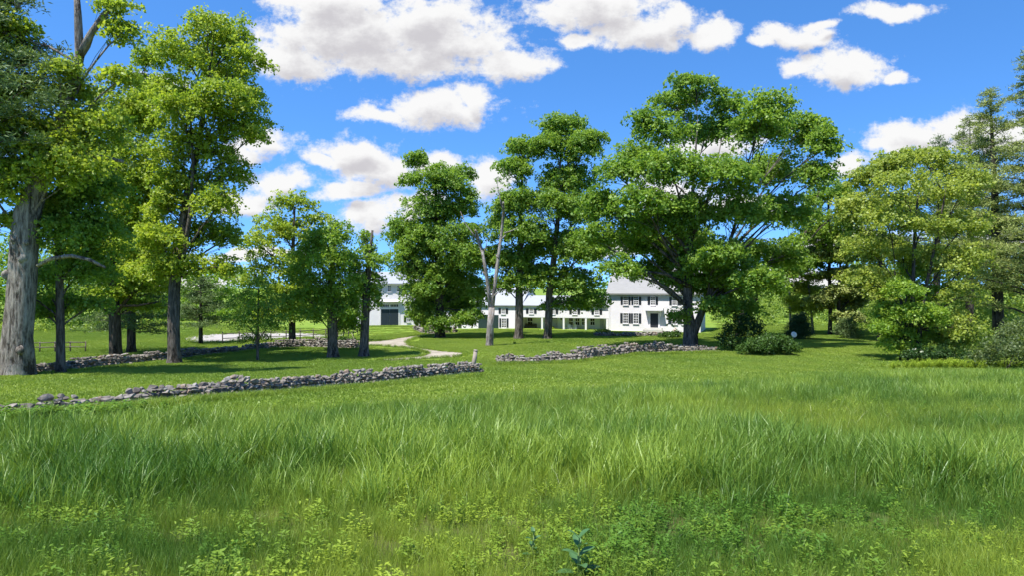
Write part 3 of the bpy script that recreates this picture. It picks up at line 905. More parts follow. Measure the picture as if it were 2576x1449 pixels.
def stone_wall(name, label, path, hgt, width, size, nparts, cat='stone wall', group=None, rough=1.0):
    path = [Vector((p[0], p[1])) for p in path]
    b = Vector((path[0].x, path[0].y, hzs(*path[0])))
    root = tag(empty(name, b), label, cat, group)
    seg = [(path[i + 1] - path[i]).length for i in range(len(path) - 1)]; tot = sum(seg)
    def pos(s):
        s = max(0, min(tot - 1e-4, s))
        for i, l in enumerate(seg):
            if s <= l: return path[i].lerp(path[i + 1], s / l), (path[i + 1] - path[i]).normalized()
            s -= l
        return path[-1], (path[-1] - path[-2]).normalized()
    items = []
    hf = hgt if callable(hgt) else (lambda t: hgt)
    for side in (-1, 1, 0):
        z = 0.0; c = 0
        while z < 2:
            ch = size * random.uniform(.40, .85)
            s = random.uniform(0, size)
            placed = False
            while s < tot:
                h = hf(s / tot) * (1 + .13 * math.sin(s * 1.7) * rough + .10 * math.sin(s * .63 + 2) * rough)
                l = size * random.choice((.45, .6, .75, .9, 1.0, 1.3, 1.8))
                if z + ch * .4 < h and (side != 0 or z + ch * 1.5 >= h):
                    p, d = pos(s + l / 2); nrm = Vector((-d.y, d.x))
                    taper = 1 - .28 * z / max(.3, h)
                    off = side * (width / 2 * taper - size * .25) + random.uniform(-.06, .06) * rough
                    q = p + nrm * off
                    sc = (l * 1.16, size * random.uniform(.8, 1.25) * (1.25 if side == 0 else 1), ch * random.uniform(1.1, 1.5))
                    ang = math.atan2(d.y, d.x) + random.uniform(-.25, .25)
                    rot = Euler((random.uniform(-.28, .28), random.uniform(-.28, .28), ang))
                    loc = Vector((q.x, q.y, hzs(q.x, q.y) + z + ch * .45 - .04 + random.uniform(-.03, .03)))
                    show = (1.0 if (side <= 0 and nrm.y * side >= -.2) or nrm.y * side < 0 or z + ch > h - .25 else .2) * l * ch / max(10, q.y)
                    items.append((show, loc, rot, sc, random.randrange(12)))
                    placed = True
                s += l * .98
            z += ch
            if not placed: break
    for _ in range(int(tot * .35 * rough)):                   # fallen stones at the foot
        s = random.uniform(0, tot); p, d = pos(s); nrm = Vector((-d.y, d.x)); q = p + nrm * random.choice((-1, 1)) * (width * .5 + random.uniform(.1, .5))
        k = size * random.uniform(.5, 1.0)
        items.append((.5 * k * k / max(10, q.y), Vector((q.x, q.y, hzs(q.x, q.y) + .06)), Euler((0, 0, random.uniform(0, 6))), (k, k * .8, k * .6), random.randrange(12)))
    items.sort(key=lambda t: -t[0])
    for (_, loc, rot, sc, v) in items[:nparts]:
        o = bpy.data.objects.new('stone', STONES[v]); COL.objects.link(o)
        o.parent = root; o.location = loc - b; o.rotation_euler = rot; o.scale = sc
    rest = items[nparts:]
    mb = MB()
    for (_, loc, rot, sc, v) in rest:
        A = np.array(rot.to_matrix()) * np.array(sc)
        n = len(mb.V); mb.V += [tuple(x) for x in (SV[v][0] @ A.T + np.array(loc - b))]; mb.Fc += [tuple(n + i for i in f) for f in SV[v][1]]
    if rest: tag(mb.build('small_stones', M['stone'], root), kind='stuff')
    # packed rubble core
    core = MB(); n = max(2, int(tot / .6)); k = width * .22
    prof = [(-k, -.2), (k, -.2), (k * .7, .62), (-k * .7, .62)]
    for i in range(n + 1):
        t = i / n
        p, d = pos(t * tot); nr = Vector((-d.y, d.x)); h = hf(t)
        if i == 0: p = p + d * .2
        if i == n: p = p - d * .2
        for (o, zz) in prof: q = p + nr * o; core.V.append((q.x - b.x, q.y - b.y, hzs(q.x, q.y) - b.z + (zz if zz < 0 else zz * h)))
    for i in range(n):
        for j in range(4): core.Fc.append((i * 4 + j, i * 4 + (j + 1) % 4, i * 4 + 4 + (j + 1) % 4, i * 4 + 4 + j))
    core.Fc += [(3, 2, 1, 0), tuple(n * 4 + j for j in range(4))]
    tag(core.build('rubble_core', M['stone'], root), kind='stuff')
    return root


def gpath(pix): return [tuple(G(*p).xy) for p in pix]


def lerp_h(*v): return lambda t: float(np.interp(t, np.linspace(0, 1, len(v)), v))


stone_wall('stone_wall', 'long low fieldstone wall along the meadow, from the left edge to the weathered post',
           gpath([(1200, 941), (1100, 953), (980, 966), (820, 977), (680, 992), (520, 1006), (380, 1018), (200, 1040), (40, 1054), (-160, 1068)]),
           lerp_h(.66, .80, .80, .74, .70, .68, .64, .58, .48, .40), 1.0, .27, 300, rough=.7)
stone_wall('stone_wall', 'tumbled fieldstone wall rising from the gateway to the large forked maple',
           gpath([(1242, 914), (1330, 914), (1440, 909), (1530, 897), (1600, 888), (1690, 884), (1800, 884)]), lerp_h(.50, .70, .80, .90, .85, .60, .52), 1.3, .33, 300, rough=1.6)
stone_wall('stone_wall', 'dark shaded stone wall running behind the left maples to the driveway',
           gpath([(905, 878), (840, 876), (770, 873), (690, 876), (600, 886), (500, 896), (380, 909), (250, 922), (120, 936), (-60, 950)]), lerp_h(.75, .95, .7, .62, .62, .7, .75, .65, .6, .55), 1.0, .37, 300)
stone_wall('bed_edging', 'low curb of dark stones edging the flower bed before the farmhouse', gpath([(1492, 846), (1560, 847), (1640, 846), (1705, 843)]), .42, .6, .34, 90, 'stone wall', rough=.6)
stone_wall('retaining_wall', 'short stone retaining wall holding the ramp right of the barn door', gpath([(1042, 829), (1068, 838), (1096, 842)]), lerp_h(.6, 1.1, 1.0), .6, .42, 70)
stone_wall('stone_pier', 'small pier of stacked stones beside the dark side door', gpath([(1138, 838), (1147, 838)]), 1.0, .6, .36, 20, 'stone pier', rough=.3)


# ------------------------------------------------------------------ posts, fence, gate, furniture
def gate_post():
    b = G(1190, 930); s = b.y / F
    r = tag(empty('gate_post', b), 'weathered leaning wooden post at the end of the meadow wall', 'post')
    mb = MB(); top = at(1197, 880, b.y) - b
    mb.tube([(-.03, 0, -.1), Vector(top) * .4, Vector(top) * .9], [.16, .15, .14], 10, True, .05)
    mb.build('shaft', M['post_wood'], r, True)
    c = MB(); t = Vector(top); c.tube([t * .9, t * .915, t * .96, t * .985], [.12, .155, .155, .11], 10, True, .03); c.build('cap', M['post_wood'], r, True)


gate_post()


def rail_fence(name, label, pix, n_between, rails=(.55, 1.05), mat='rail', cat='fence', h=1.25):
    pts = [G(*p) for p in pix]; b = pts[0]
    root = tag(empty(name, b), label, cat)
    allp = []
    for i in range(len(pts) - 1):
        for k in range(n_between):
            p = pts[i].lerp(pts[i + 1], k / n_between); allp.append(Vector((p.x, p.y, hzs(p.x, p.y))))
    allp.append(pts[-1])
    for p in allp:
        mb = MB(); q = p - b; mb.tube([q + Vector((0, 0, -.2)), q + Vector((random.uniform(-.03, .03), 0, h))], [.065, .055], 7); mb.build('post', M[mat], root, True)
    for p, q in zip(allp, allp[1:]):
        for z in rails:
            mb = MB(); mb.tube([p - b + Vector((0, -.05, z + random.uniform(-.03, .03))), q - b + Vector((0, -.05, z + random.uniform(-.03, .03)))], [.045, .04], 6); mb.build('rail', M[mat], root, True)


rail_fence('rail_fence', 'dark two rail fence along the sand yard below the barn', [(560, 866), (720, 859), (850, 851), (900, 843)], 4)
rail_fence('rail_fence', 'thin dark rail fence across the far left field', [(-40, 887), (100, 887), (215, 886)], 3, (.45, .85), 'rail', h=.95)


def farm_gate():
    b = G(1114, 841); root = tag(empty('farm_gate', b), 'small dark slatted gate between two pale posts near the barn ramp', 'gate')
    s = b.y / F; w = 14 * s
    for x in (-.1, w + .1): m = MB(); m.box(x - .07, x + .07, -.07, .07, -.2, 1.15); m.build('post', M['post_wood'], root)
    for i in range(6): m = MB(); x = .02 + (w - .04) * i / 6; m.box(x, x + w / 6 - .04, -.02, .02, .08, 1.0); m.build('slat', M['rail'], root)
    for z in (.25, .8): m = MB(); m.box(0, w, .021, .05, z, z + .08); m.build('rail', M['rail'], root)


farm_gate()


def stake():
    b = G(899, 876); t = at(884, 838, b.y) - b
    mb = MB(); mb.tube([(0, 0, -.05), t * .5, t], [.03, .028, .022], 6)
    o = mb.build('stake', M['post_wood'], None, True); o.location = b; tag(o, 'thin stake leaning beside the broken top maple', 'stake')


stake()


def porch_bench():
    x, _ = RP(1040, 740); loc = HO + FRH.a * x + FRH.b * (YP - .65) + Vector((0, 0, ZF))
    r = tag(empty('porch_bench', loc, -TH), 'dark slatted bench on the porch under a window', 'bench')
    w = .85
    for i in range(4): m = MB(); m.box(-w, w, -.25 + i * .12, -.25 + i * .12 + .1, .42, .45); m.build('seat_slat', M['bench_wood'], r)
    for i in range(4): m = MB(); m.box(-w, w, .24 + i * .02, .265 + i * .02, .55 + i * .12, .64 + i * .12); m.build('back_slat', M['bench_wood'], r)
    for sx in (-w, w):
        for y in (-.24, .22): m = MB(); m.box(sx - .035, sx + .035, y, y + .06, 0, .62 if y < 0 else 1.0); m.build('leg', M['bench_wood'], r)
        m = MB(); m.box(sx - .05, sx + .05, -.27, .21, .625, .66); m.build('armrest', M['bench_wood'], r)


porch_bench()


def adirondack(cx, label):
    x, _ = RP(cx, 740); loc = HO + FRH.a * x + FRH.b * (YP - 1.1) + Vector((0, 0, ZF))
    r = tag(empty('porch_chair', loc, -TH), label, 'chair', 'white chairs on the porch')
    m = MB(); m.prism([(-.35, .38), (-.35, .34), (.3, .24), (.3, .28)], -.28, .28); m.build('seat', M['white_chair'], r)
    for i in range(5):
        xx = -.26 + i * .105; h = .95 + .07 * (2 - abs(i - 2)); m = MB(); m.prism([(.24, .26), (.27, .26), (.27 + .28, h), (.24 + .28, h)], xx, xx + .09); m.build('back_slat', M['white_chair'], r)
    for sx in (-.36, .29):
        m = MB(); m.box(sx, sx + .07, -.38, -.3, 0, .52); m.build('leg', M['white_chair'], r)
        m = MB(); m.box(sx, sx + .07, .28, .36, 0, .52); m.build('leg', M['white_chair'], r)
        m = MB(); m.box(sx - .04, sx + .11, -.42, .42, .523, .55); m.build('armrest', M['white_chair'], r)


adirondack(1700, 'white slatted chair on the porch nearer the middle post, left of its twin')
adirondack(1800, 'white slatted chair on the porch farther from the door, right of its twin')


def pot():
    x, _ = RP(1435, 760); loc = HO + FRH.a * x + FRH.b * (YP - 1.2) + Vector((0, 0, ZF))
    r = tag(empty('flower_pot', loc, -TH), 'potted plant with yellow green leaves on the porch floor', 'plant pot')
    m = MB(); m.tube([(0, 0, 0), (0, 0, .25), (0, 0, .3)], [.12, .17, .18], 12); m.build('pot', M['terracotta'], r, True)
    me, _ = crown_mesh('foliage', [((0, 0, .48), (.25, .25, .2))], (0, 0, 0), 1.2, .09, 14, .12); link('foliage', me, M['maple_yellow'], r)


pot()


def dish():
    b = G(1996, 872); r = tag(empty('white_dish', b), 'small white round dish on a thin pole by the little spruce', 'dish')
    s = b.y / F
    m = MB(); m.tube([(0, 0, -.1), (0, 0, 1.0)], [.03, .03], 7); m.build('pole', M['post_wood'], r)
    n = MB(); c = Vector((0, -.05, 1.15)); k = Vector((0, -1, .35)).normalized()
    n.tube([c, c + k * .03, c + k * .10, c + k * .11], [.06, .2, .30, .29], 18, True); n.build('bowl', M['white_chair'], r, True)


dish()

# ------------------------------------------------------------------ trees
# left group
tree('maple_tree', 'huge old maple with thick pale burled trunk at the left edge',
     [(42, 946, 86), (48, 850, 82), (58, 720, 79), (64, 600, 77), (70, 540, 70), (110, 420, 44), (165, 280, 32), (200, 140, 26), (196, 40, 20), (192, -40, 14)],
     [(60, 350, 90, 85), (25, 470, 60, 70), (150, 420, 95, 75), (240, 330, 90, 70), (70, 240, 70, 50), (190, 250, 60, 45), (110, 520, 80, 50), (300, 90, 40, 40), (300, 200, 50, 30), (-60, 300, 90, 90), (-70, 450, 80, 80), (20, 90, 60, 60), (-50, 60, 80, 90), (280, 20, 45, 20), (150, 170, 50, 35), (20, 570, 50, 35)],
     'maple_yellow', 'bark_old', dens=1.0, leaf=.21, wob=.11, base_flare=1.25, depth=.75,
     extra=[[(95, 668, 10), (130, 648, 11), (180, 642, 10), (225, 652, 9), (265, 672, 6)], [(200, 140, 20), (225, 90, 17), (262, 35, 14), (285, 15, 8)], [(45, 20, 14), (40, -10, 10)],
            [(140, 390, 12), (200, 385, 14), (250, 392, 12), (310, 405, 8)]],
     burls=[(75, 650, 15), (30, 690, 12), (60, 770, 9), (58, 605, 13), (85, 610, 10), (70, 880, 12)])
tree('maple_tree', 'slim dark trunked maple beside the huge burled trunk',
     [(153, 940, 25), (152, 820, 24), (150, 700, 22), (148, 560, 18), (150, 430, 12), (155, 330, 6)],
     [(150, 600, 80, 70), (110, 700, 60, 45), (210, 680, 80, 50), (130, 780, 50, 30), (200, 560, 80, 60), (260, 600, 70, 60), (180, 760, 45, 25), (240, 500, 80, 60), (110, 790, 40, 20), (235, 770, 50, 24), (60, 740, 50, 24)],
     'maple_mid', 'bark_maple', dens=.8, leaf=.20, depth=.8)
tree('maple_tree', 'maple with wide bright crown filling the gap left of the tallest maple',
     [(291, 905, 34), (290, 820, 34), (288, 760, 30), (285, 640, 24), (290, 480, 16), (300, 340, 8)],
     [(330, 420, 80, 70), (280, 480, 80, 60), (350, 540, 70, 60), (290, 600, 90, 60), (230, 420, 70, 60), (340, 330, 60, 60), (380, 240, 45, 50), (360, 640, 70, 45), (220, 640, 70, 40), (300, 690, 80, 35), (370, 720, 66, 28), (260, 740, 60, 24), (340, 770, 50, 18), (370, 160, 30, 35), (300, 270, 70, 50)],
     'maple_yellow', 'bark_dark', dens=.95, leaf=.22, depth=.9,
     extra=[[(285, 770, 9), (255, 735, 7), (215, 715, 4)], [(290, 790, 9), (330, 745, 7), (362, 705, 4)], [(285, 800, 7), (250, 770, 6), (205, 760, 3)], [(295, 770, 8), (345, 770, 6), (400, 760, 3)]])
tree('maple_tree', 'tallest slender maple with leaning grey trunk, left of the sapling',
     [(438, 915, 36), (437, 820, 36), (440, 720, 34), (452, 620, 30), (470, 500, 25), (492, 400, 19), (515, 260, 12), (535, 120, 6), (540, 60, 3)],
     [(520, 70, 50, 45), (585, 100, 55, 60), (450, 130, 75, 55), (540, 170, 80, 60), (620, 150, 45, 45), (425, 230, 65, 55), (560, 260, 95, 60), (470, 290, 70, 55), (620, 250, 40, 45), (600, 330, 70, 55), (500, 370, 80, 60), (640, 340, 30, 30), (570, 430, 60, 55), (430, 400, 55, 60), (480, 480, 75, 55), (545, 520, 55, 50), (420, 520, 55, 50), (500, 590, 90, 45), (570, 600, 35, 40), (400, 610, 65, 50), (460, 670, 80, 40), (555, 670, 40, 30), (370, 690, 60, 35)],
     'maple_yellow', 'bark_maple', dens=.78, leaf=.21, depth=.9, twigs=6,
     forks=[[(446, 700, 16), (462, 640, 15), (478, 540, 12), (486, 420, 9), (480, 300, 6)]])
tree('maple_sapling', 'young thin stemmed maple sapling alone on the lawn',
     [(648, 908, 8), (648, 850, 8), (650, 790, 6), (650, 730, 3), (650, 700, 2)],
     [(650, 725, 40, 28), (612, 762, 40, 26), (690, 765, 42, 26), (650, 780, 45, 26), (600, 805, 36, 20), (695, 808, 42, 22), (650, 828, 60, 20), (640, 855, 40, 14)],
     'maple_mid', 'bark_maple', dens=.65, leaf=.13, crad=.38, per=14, twigs=5, base_flare=1.3)
tree('maple_tree', 'rounded airy maple rising behind the shaded wall, left of the yellow green one',
     [(735, 868, 20), (735, 800, 20), (736, 700, 16), (738, 600, 10), (742, 520, 4)],
     [(735, 515, 55, 35), (690, 560, 50, 40), (785, 560, 45, 40), (655, 620, 45, 40), (735, 600, 55, 40), (800, 620, 35, 35), (690, 670, 55, 40), (760, 670, 50, 40), (640, 690, 35, 35), (710, 740, 60, 40), (770, 750, 45, 35), (690, 790, 50, 30), (760, 800, 45, 25)],
     'maple_yellow', 'bark_dark', dens=.42, leaf=.24, depth=.9)
tree('maple_tree', 'dense bright green maple with a bare scar on its stout trunk',
     [(837, 900, 30), (836, 840, 31), (835, 780, 29), (835, 700, 22), (838, 620, 10)],
     [(815, 600, 42, 35), (850, 595, 36, 34), (785, 645, 45, 40), (835, 655, 48, 45), (875, 660, 34, 40), (760, 705, 40, 38), (815, 715, 50, 40), (870, 720, 42, 40), (770, 755, 42, 32), (830, 770, 45, 30), (880, 775, 34, 34), (795, 795, 36, 24), (855, 818, 26, 14), (870, 810, 26, 20)],
     'maple_bright', 'bark_maple', dens=.95, leaf=.18, base_flare=1.7)
tree('maple_tree', 'narrow maple with a snapped bare top standing by the driveway',
     [(915, 898, 27), (917, 840, 27), (920, 770, 26), (925, 700, 20), (930, 640, 12), (935, 600, 8), (937, 578, 7)],
     [(925, 640, 26, 30), (950, 665, 28, 32), (900, 690, 28, 34), (940, 715, 26, 34), (905, 740, 26, 30), (945, 760, 18, 34), (885, 780, 26, 26), (888, 815, 20, 22), (918, 600, 14, 20)],
     'maple_mid', 'bark_maple', dens=.85, leaf=.20, base_flare=1.7)
tree('maple_tree', 'broad deep green maple with low skirt of leaves in front of the wing',
     [(1107, 851, 28), (1106, 800, 28), (1105, 740, 26), (1102, 640, 20), (1100, 520, 12), (1090, 430, 5)],
     [(1048, 400, 30, 24), (1110, 460, 55, 40), (1035, 455, 28, 22), (1160, 435, 36, 20), (1080, 530, 70, 48), (1160, 505, 42, 45), (1015, 585, 46, 36), (1120, 605, 80, 50), (1018, 652, 42, 38), (1078, 690, 72, 50), (1165, 660, 55, 52), (1060, 612, 58, 44), (1140, 700, 66, 44), (1064, 750, 52, 42), (1120, 765, 80, 42), (1185, 740, 40, 38), (1066, 800, 34, 22), (1130, 810, 60, 22), (1185, 800, 36, 22)],
     'maple_mid', 'bark_dark', dens=.9, leaf=.24)
tree('dead_tree', 'dead silver grey tree forking into two bare stems before the wing',
     [(1231, 871, 23), (1233, 820, 21), (1237, 775, 20)], [], 'maple_mid', 'bark_dead', base_flare=1.15,
     forks=[[(1234, 785, 13), (1229, 730, 12), (1222, 680, 11), (1214, 635, 9), (1203, 600, 9), (1196, 578, 7)],
            [(1238, 785, 13), (1245, 715, 12), (1253, 650, 11), (1261, 590, 9), (1267, 535, 9), (1266, 508, 6)]],
     extra=[[(1268, 585, 4), (1285, 580, 3), (1303, 572, 2)], [(1266, 530, 5), (1258, 500, 3), (1252, 470, 2), (1250, 445, 1)], [(1200, 600, 5), (1186, 582, 3), (1170, 560, 2), (1158, 530, 1)], [(1255, 650, 5), (1248, 640, 4)], [(1222, 690, 5), (1214, 683, 4)], [(1262, 600, 4), (1272, 590, 3)], [(1243, 745, 5), (1250, 738, 4)], [(1213, 640, 4), (1222, 622, 2), (1226, 600, 1)]])
tree('maple_tree', 'straight maple directly right of the dead forked tree',
     [(1304, 853, 25), (1306, 800, 25), (1306, 740, 23), (1308, 640, 18), (1312, 500, 11), (1315, 400, 4)],
     [(1290, 435, 36, 40), (1325, 380, 44, 34), (1300, 510, 50, 48), (1262, 575, 38, 44), (1320, 590, 60, 50), (1255, 660, 38, 46), (1300, 660, 56, 44), (1265, 715, 44, 30), (1335, 715, 40, 28)],
     'maple_mid', 'bark_maple', dens=.85, leaf=.24)
tree('maple_tree', 'tall maple in front of the porch, second right of the dead forked tree',
     [(1377, 853, 24), (1380, 800, 24), (1382, 740, 22), (1395, 640, 18), (1405, 520, 12), (1410, 390, 5)],
     [(1425, 325, 60, 32), (1395, 375, 55, 45), (1465, 385, 48, 45), (1500, 345, 25, 16), (1430, 455, 75, 52), (1385, 530, 60, 50), (1460, 540, 55, 52), (1400, 620, 75, 52), (1465, 640, 62, 52), (1375, 700, 55, 36), (1445, 715, 66, 40), (1430, 765, 58, 22), (1490, 755, 40, 24)],
     'maple_mid', 'bark_maple', dens=.9, leaf=.24)
BIG = [(1750, 222, 62, 32), (1700, 270, 62, 40), (1830, 268, 50, 40), (1655, 325, 55, 50), (1930, 270, 62, 40), (1780, 335, 80, 50), (1900, 345, 75, 52), (2010, 330, 62, 50), (2070, 375, 40, 50),
       (1610, 395, 68, 48), (1552, 440, 58, 42), (1690, 430, 80, 52), (1820, 450, 85, 52), (1950, 435, 85, 55), (2055, 450, 50, 42), (1520, 520, 66, 50), (1620, 520, 75, 50), (1735, 540, 65, 48), (1870, 545, 80, 50), (1985, 530, 70, 42),
       (1500, 600, 58, 42), (1590, 620, 80, 46), (1690, 640, 80, 48), (1800, 650, 75, 50), (1900, 640, 80, 50), (1985, 640, 48, 42), (1555, 680, 52, 30), (1640, 690, 60, 30), (1725, 720, 60, 36), (1835, 730, 75, 42), (1925, 715, 52, 45), (1800, 775, 50, 22), (1702, 795, 22, 15), (1860, 775, 50, 26), (1745, 610, 66, 42), (1765, 690, 72, 40), (1660, 585, 66, 42), (1850, 690, 66, 42), (1600, 560, 60, 40)]
tree('maple_tree', 'largest spreading maple with thick forked trunk before the farmhouse',
     [(1737, 878, 46), (1736, 830, 42), (1731, 790, 30), (1730, 700, 27), (1735, 600, 20), (1745, 450, 9), (1755, 300, 3)],
     BIG, 'maple_mid', 'bark_maple', dens=.88, leaf=.26, crad=.58, per=22, twigs=9, depth=.85, base_flare=1.25, limb_r=.6,
     forks=[[(1746, 838, 26), (1762, 795, 22), (1785, 740, 19), (1820, 660, 13), (1850, 560, 9), (1890, 450, 5), (1930, 350, 2)]],
     extra=[[(1735, 640, 12), (1690, 575, 8), (1640, 520, 5), (1600, 470, 2)], [(1740, 600, 10), (1775, 520, 7), (1800, 430, 4), (1815, 350, 2)], [(1825, 640, 9), (1890, 575, 6), (1960, 520, 4), (2030, 480, 2)], [(1732, 720, 11), (1680, 690, 8), (1610, 680, 4)]])

# right group
tree('oak_tree', 'dark green tree filling the sky right of the largest maple',
     [(1855, 850, 12), (1870, 780, 14), (1960, 700, 14), (2040, 560, 8), (2060, 480, 4)],
     [(2080, 500, 50, 46), (2040, 580, 60, 50), (2110, 590, 46, 56), (1990, 670, 60, 40), (2070, 650, 60, 40), (1930, 730, 44, 26), (2130, 520, 34, 50)],
     'maple_mid', 'bark_dark', Y=84, dens=.6, leaf=.26)
tree('birch_tree', 'thin pale trunked tree just left of the small spruce', [(1988, 858, 7), (1988, 790, 7), (1984, 700, 5), (1980, 640, 3)],
     [(1985, 690, 40, 20), (1965, 650, 36, 20), (2005, 720, 30, 14), (1990, 760, 30, 14)], 'olive_leaf', 'bark_birch', Y=88, dens=.5, leaf=.24)
tree('birch_tree', 'thin bowed pale trunk standing just right of the small spruce', [(2046, 858, 7), (2042, 800, 7), (2034, 720, 5), (2030, 650, 3)],
     [(2030, 740, 44, 28), (2060, 770, 36, 22), (2020, 670, 30, 18), (2010, 780, 30, 16), (2060, 700, 30, 14)], 'olive_leaf', 'bark_birch', Y=88, dens=.6, leaf=.24)
tree('pine_tree', 'tall straight pine trunk with sparse boughs, centre of the right hand edge of lawn', [(2088, 856, 12), (2088, 760, 11), (2086, 640, 9), (2084, 500, 6), (2082, 460, 3)],
     [(2080, 640, 44, 14), (2110, 690, 44, 14), (2060, 760, 36, 14), (2115, 770, 44, 26), (2125, 735, 44, 24)], 'pine', 'bark_dark', Y=86, dens=.8, leaf=.32, crad=.5)
tree('pine_tree', 'dark short pine trunk close against the tall straight pine', [(2108, 856, 13), (2108, 800, 12), (2112, 700, 8), (2116, 620, 3)],
     [(2140, 690, 46, 18), (2150, 745, 42, 20), (2110, 650, 30, 12), (2140, 800, 36, 18)], 'pine', 'bark_dark', Y=85, dens=.8, leaf=.30, crad=.5)
tree('oak_tree', 'grey trunked tree at the edge of the right hand wood', [(2217, 860, 22), (2217, 790, 20), (2215, 700, 16), (2212, 560, 9), (2212, 450, 4)],
     [(2190, 460, 55, 45), (2240, 430, 55, 45), (2170, 540, 60, 50), (2240, 530, 70, 50), (2170, 620, 60, 44), (2240, 640, 60, 44), (2180, 700, 60, 36), (2230, 740, 55, 30), (2290, 400, 40, 26)],
     'olive_leaf', 'bark_dark', Y=76, dens=.62, leaf=.26)
tree('maple_tree', 'multi stemmed yellow green maple at the right end of the lawn',
     [(2288, 908, 16), (2290, 850, 15), (2296, 740, 12), (2300, 600, 8), (2310, 480, 4)],
     [(2330, 410, 60, 36), (2400, 420, 60, 44), (2270, 470, 66, 46), (2360, 490, 80, 50), (2440, 470, 44, 50), (2230, 560, 66, 46), (2320, 580, 80, 46), (2420, 570, 66, 50), (2170, 620, 56, 34), (2270, 650, 66, 38), (2380, 660, 76, 44), (2450, 650, 46, 44), (2190, 700, 56, 30), (2410, 750, 60, 42), (2430, 830, 40, 32), (2380, 850, 44, 28)],
     'olive_leaf', 'bark_dark', dens=.62, leaf=.20, crad=.55, depth=.85,
     forks=[[(2308, 900, 15), (2314, 830, 13), (2330, 720, 10), (2360, 580, 6), (2380, 470, 3)], [(2297, 880, 8), (2270, 780, 7), (2250, 680, 4)]])

tree('young_maple', 'fresh green young maple with leaves to the ground, before the yellow green one',
     [(2262, 908, 8), (2264, 850, 8), (2275, 780, 6), (2290, 700, 3)],
     [(2300, 690, 40, 30), (2265, 735, 44, 30), (2325, 745, 46, 32), (2240, 785, 40, 28), (2295, 795, 50, 32), (2345, 800, 36, 30), (2225, 830, 32, 20), (2275, 845, 46, 26), (2330, 850, 40, 26), (2245, 870, 30, 16), (2300, 880, 36, 14)],
     'maple_bright', 'bark_dark', dens=1.0, leaf=.17, crad=.42, twigs=4)


def pine(name, label, px, py, top, wpx, Y, mat, n=34, lean=0, droop=.0, width=90, low=.25, barkmat='bark_dark', leaf=.36, dens=1.0, side=0):
    b = Vector(((px - CX) / F * Y, Y, hzs((px - CX) / F * Y, Y))); s = Y / F
    root = tag(empty(name, b), label, 'tree', None)
    H = at(px, top, Y).z - b.z
    mb = MB(); lx = lean * s
    mb.tube([(lx * t ** 1.5, 0, H * t - .2 * (t == 0)) for t in (0, .05, .2, .4, .6, .8, .93, 1)], [wpx * s * .5 * k for k in (1.4, 1.05, 1, .85, .62, .38, .15, .05)], 10, True, .05)
    P, Nn, T = [], [], []
    n = int(n * 1.35)
    for i in range(n):
        t = low + (1 - low) * (i + random.random() * .6) / n
        z = H * t; R = width * s * (1 - ((t - low) / (1 - low)) ** 1.6) * random.uniform(.55, 1.1) + .5
        az = random.uniform(0, 2 * math.pi) if not side or random.random() < .35 else random.uniform(-1, 1) + (0 if side > 0 else math.pi)
        a = Vector((lx * t ** 1.5, 0, z)); e = a + Vector((math.cos(az) * R, math.sin(az) * R, R * random.uniform(.02, .30) - droop * R))
        pts = limb(mb, a, .03 + .012 * R, e, .012, .04, 4, 5)
        m = max(6, int(R * 7 * dens))
        for k in range(m):
            f = random.uniform(.28, 1.05); c = a.lerp(e, min(f, 1)) + Vector((random.gauss(0, .16 * R), random.gauss(0, .16 * R), random.gauss(.1, .12)))
            tv = random.gauss(.5, .2)
            for _ in range(17):
                d = Vector((random.gauss(0, 1), random.gauss(0, 1), random.gauss(.55, .5))).normalized()
                P.append(c + d * leaf * .55 + Vector((random.gauss(0, .22), random.gauss(0, .22), random.gauss(0, .08)))); Nn.append(d); T.append(tv + random.gauss(0, .1))
    mb.build('trunk', M[barkmat], root, True)
    P = np.array(P); D = norm(np.array(Nn)); T = np.clip(np.array(T), 0, 1)
    sd = norm(np.cross(D, norm(rng.normal(size=D.shape)))); ln = leaf * rng.uniform(.7, 1.2, (len(P), 1)); w = leaf * .2
    V = np.stack([P - D * ln * .5, P + sd * w * .5, P + D * ln * .5, P - sd * w * .5], 1).reshape(-1, 3)
    me = quad_mesh('crown', V, T); LEAF_TOTAL[0] += len(T)
    link('crown', me, M[mat], root)


pine('pine_tree', 'tall white pine with layered boughs at the right edge, nearest the corner', 2600, 880, 120, 30, 60, 'pine', 60, -10, width=165, low=.12, dens=1.3)
pine('pine_tree', 'leaning dark trunked pine rising behind the yellow green maple at right', 2512, 850, 225, 24, 66, 'pine', 56, -22, width=120, low=.22, dens=1.3)
pine('pine_tree', 'white pine whose pointed tip shows left of the leaning dark trunked pine', 2440, 850, 300, 18, 78, 'pine', 50, 0, width=100, low=.3, dens=1.3)
pine('pine_tree', 'pine with bushy top behind the multi stemmed maple, at the sky line', 2355, 850, 345, 16, 88, 'pine_dark', 44, 10, width=90, low=.35, dens=1.2)
pine('spruce_tree', 'small dark cone shaped spruce on the lawn edge by the white dish', 2012, 862, 794, 6, 78, 'spruce', 60, 0, .25, 24, .04, leaf=.20, dens=2.0)
pine('spruce_tree', 'small dark rounded fir under the tall pines, right of the bowed pale trunk', 2132, 858, 806, 6, 80, 'pine_dark', 34, 0, .2, 24, .06, leaf=.22, dens=1.6)
pine('pine_tree', 'dark pine bough hanging into the upper left corner', -60, 950, -150, 40, 40, 'pine_dark', 44, 0, .02, 280, .45, leaf=.36, dens=.8, side=1)
pine('pine_tree', 'drooping grey green pine behind the shaded wall at left', 330, 900, 560, 20, 62, 'pine_dark', 40, 0, .18, 120, .15, leaf=.34, dens=.9)
pine('pine_tree', 'low bushy pine overhanging the sand yard, right of the tallest maple', 505, 872, 700, 10, 72, 'pine_dark', 30, 0, .05, 75, .25, leaf=.32)

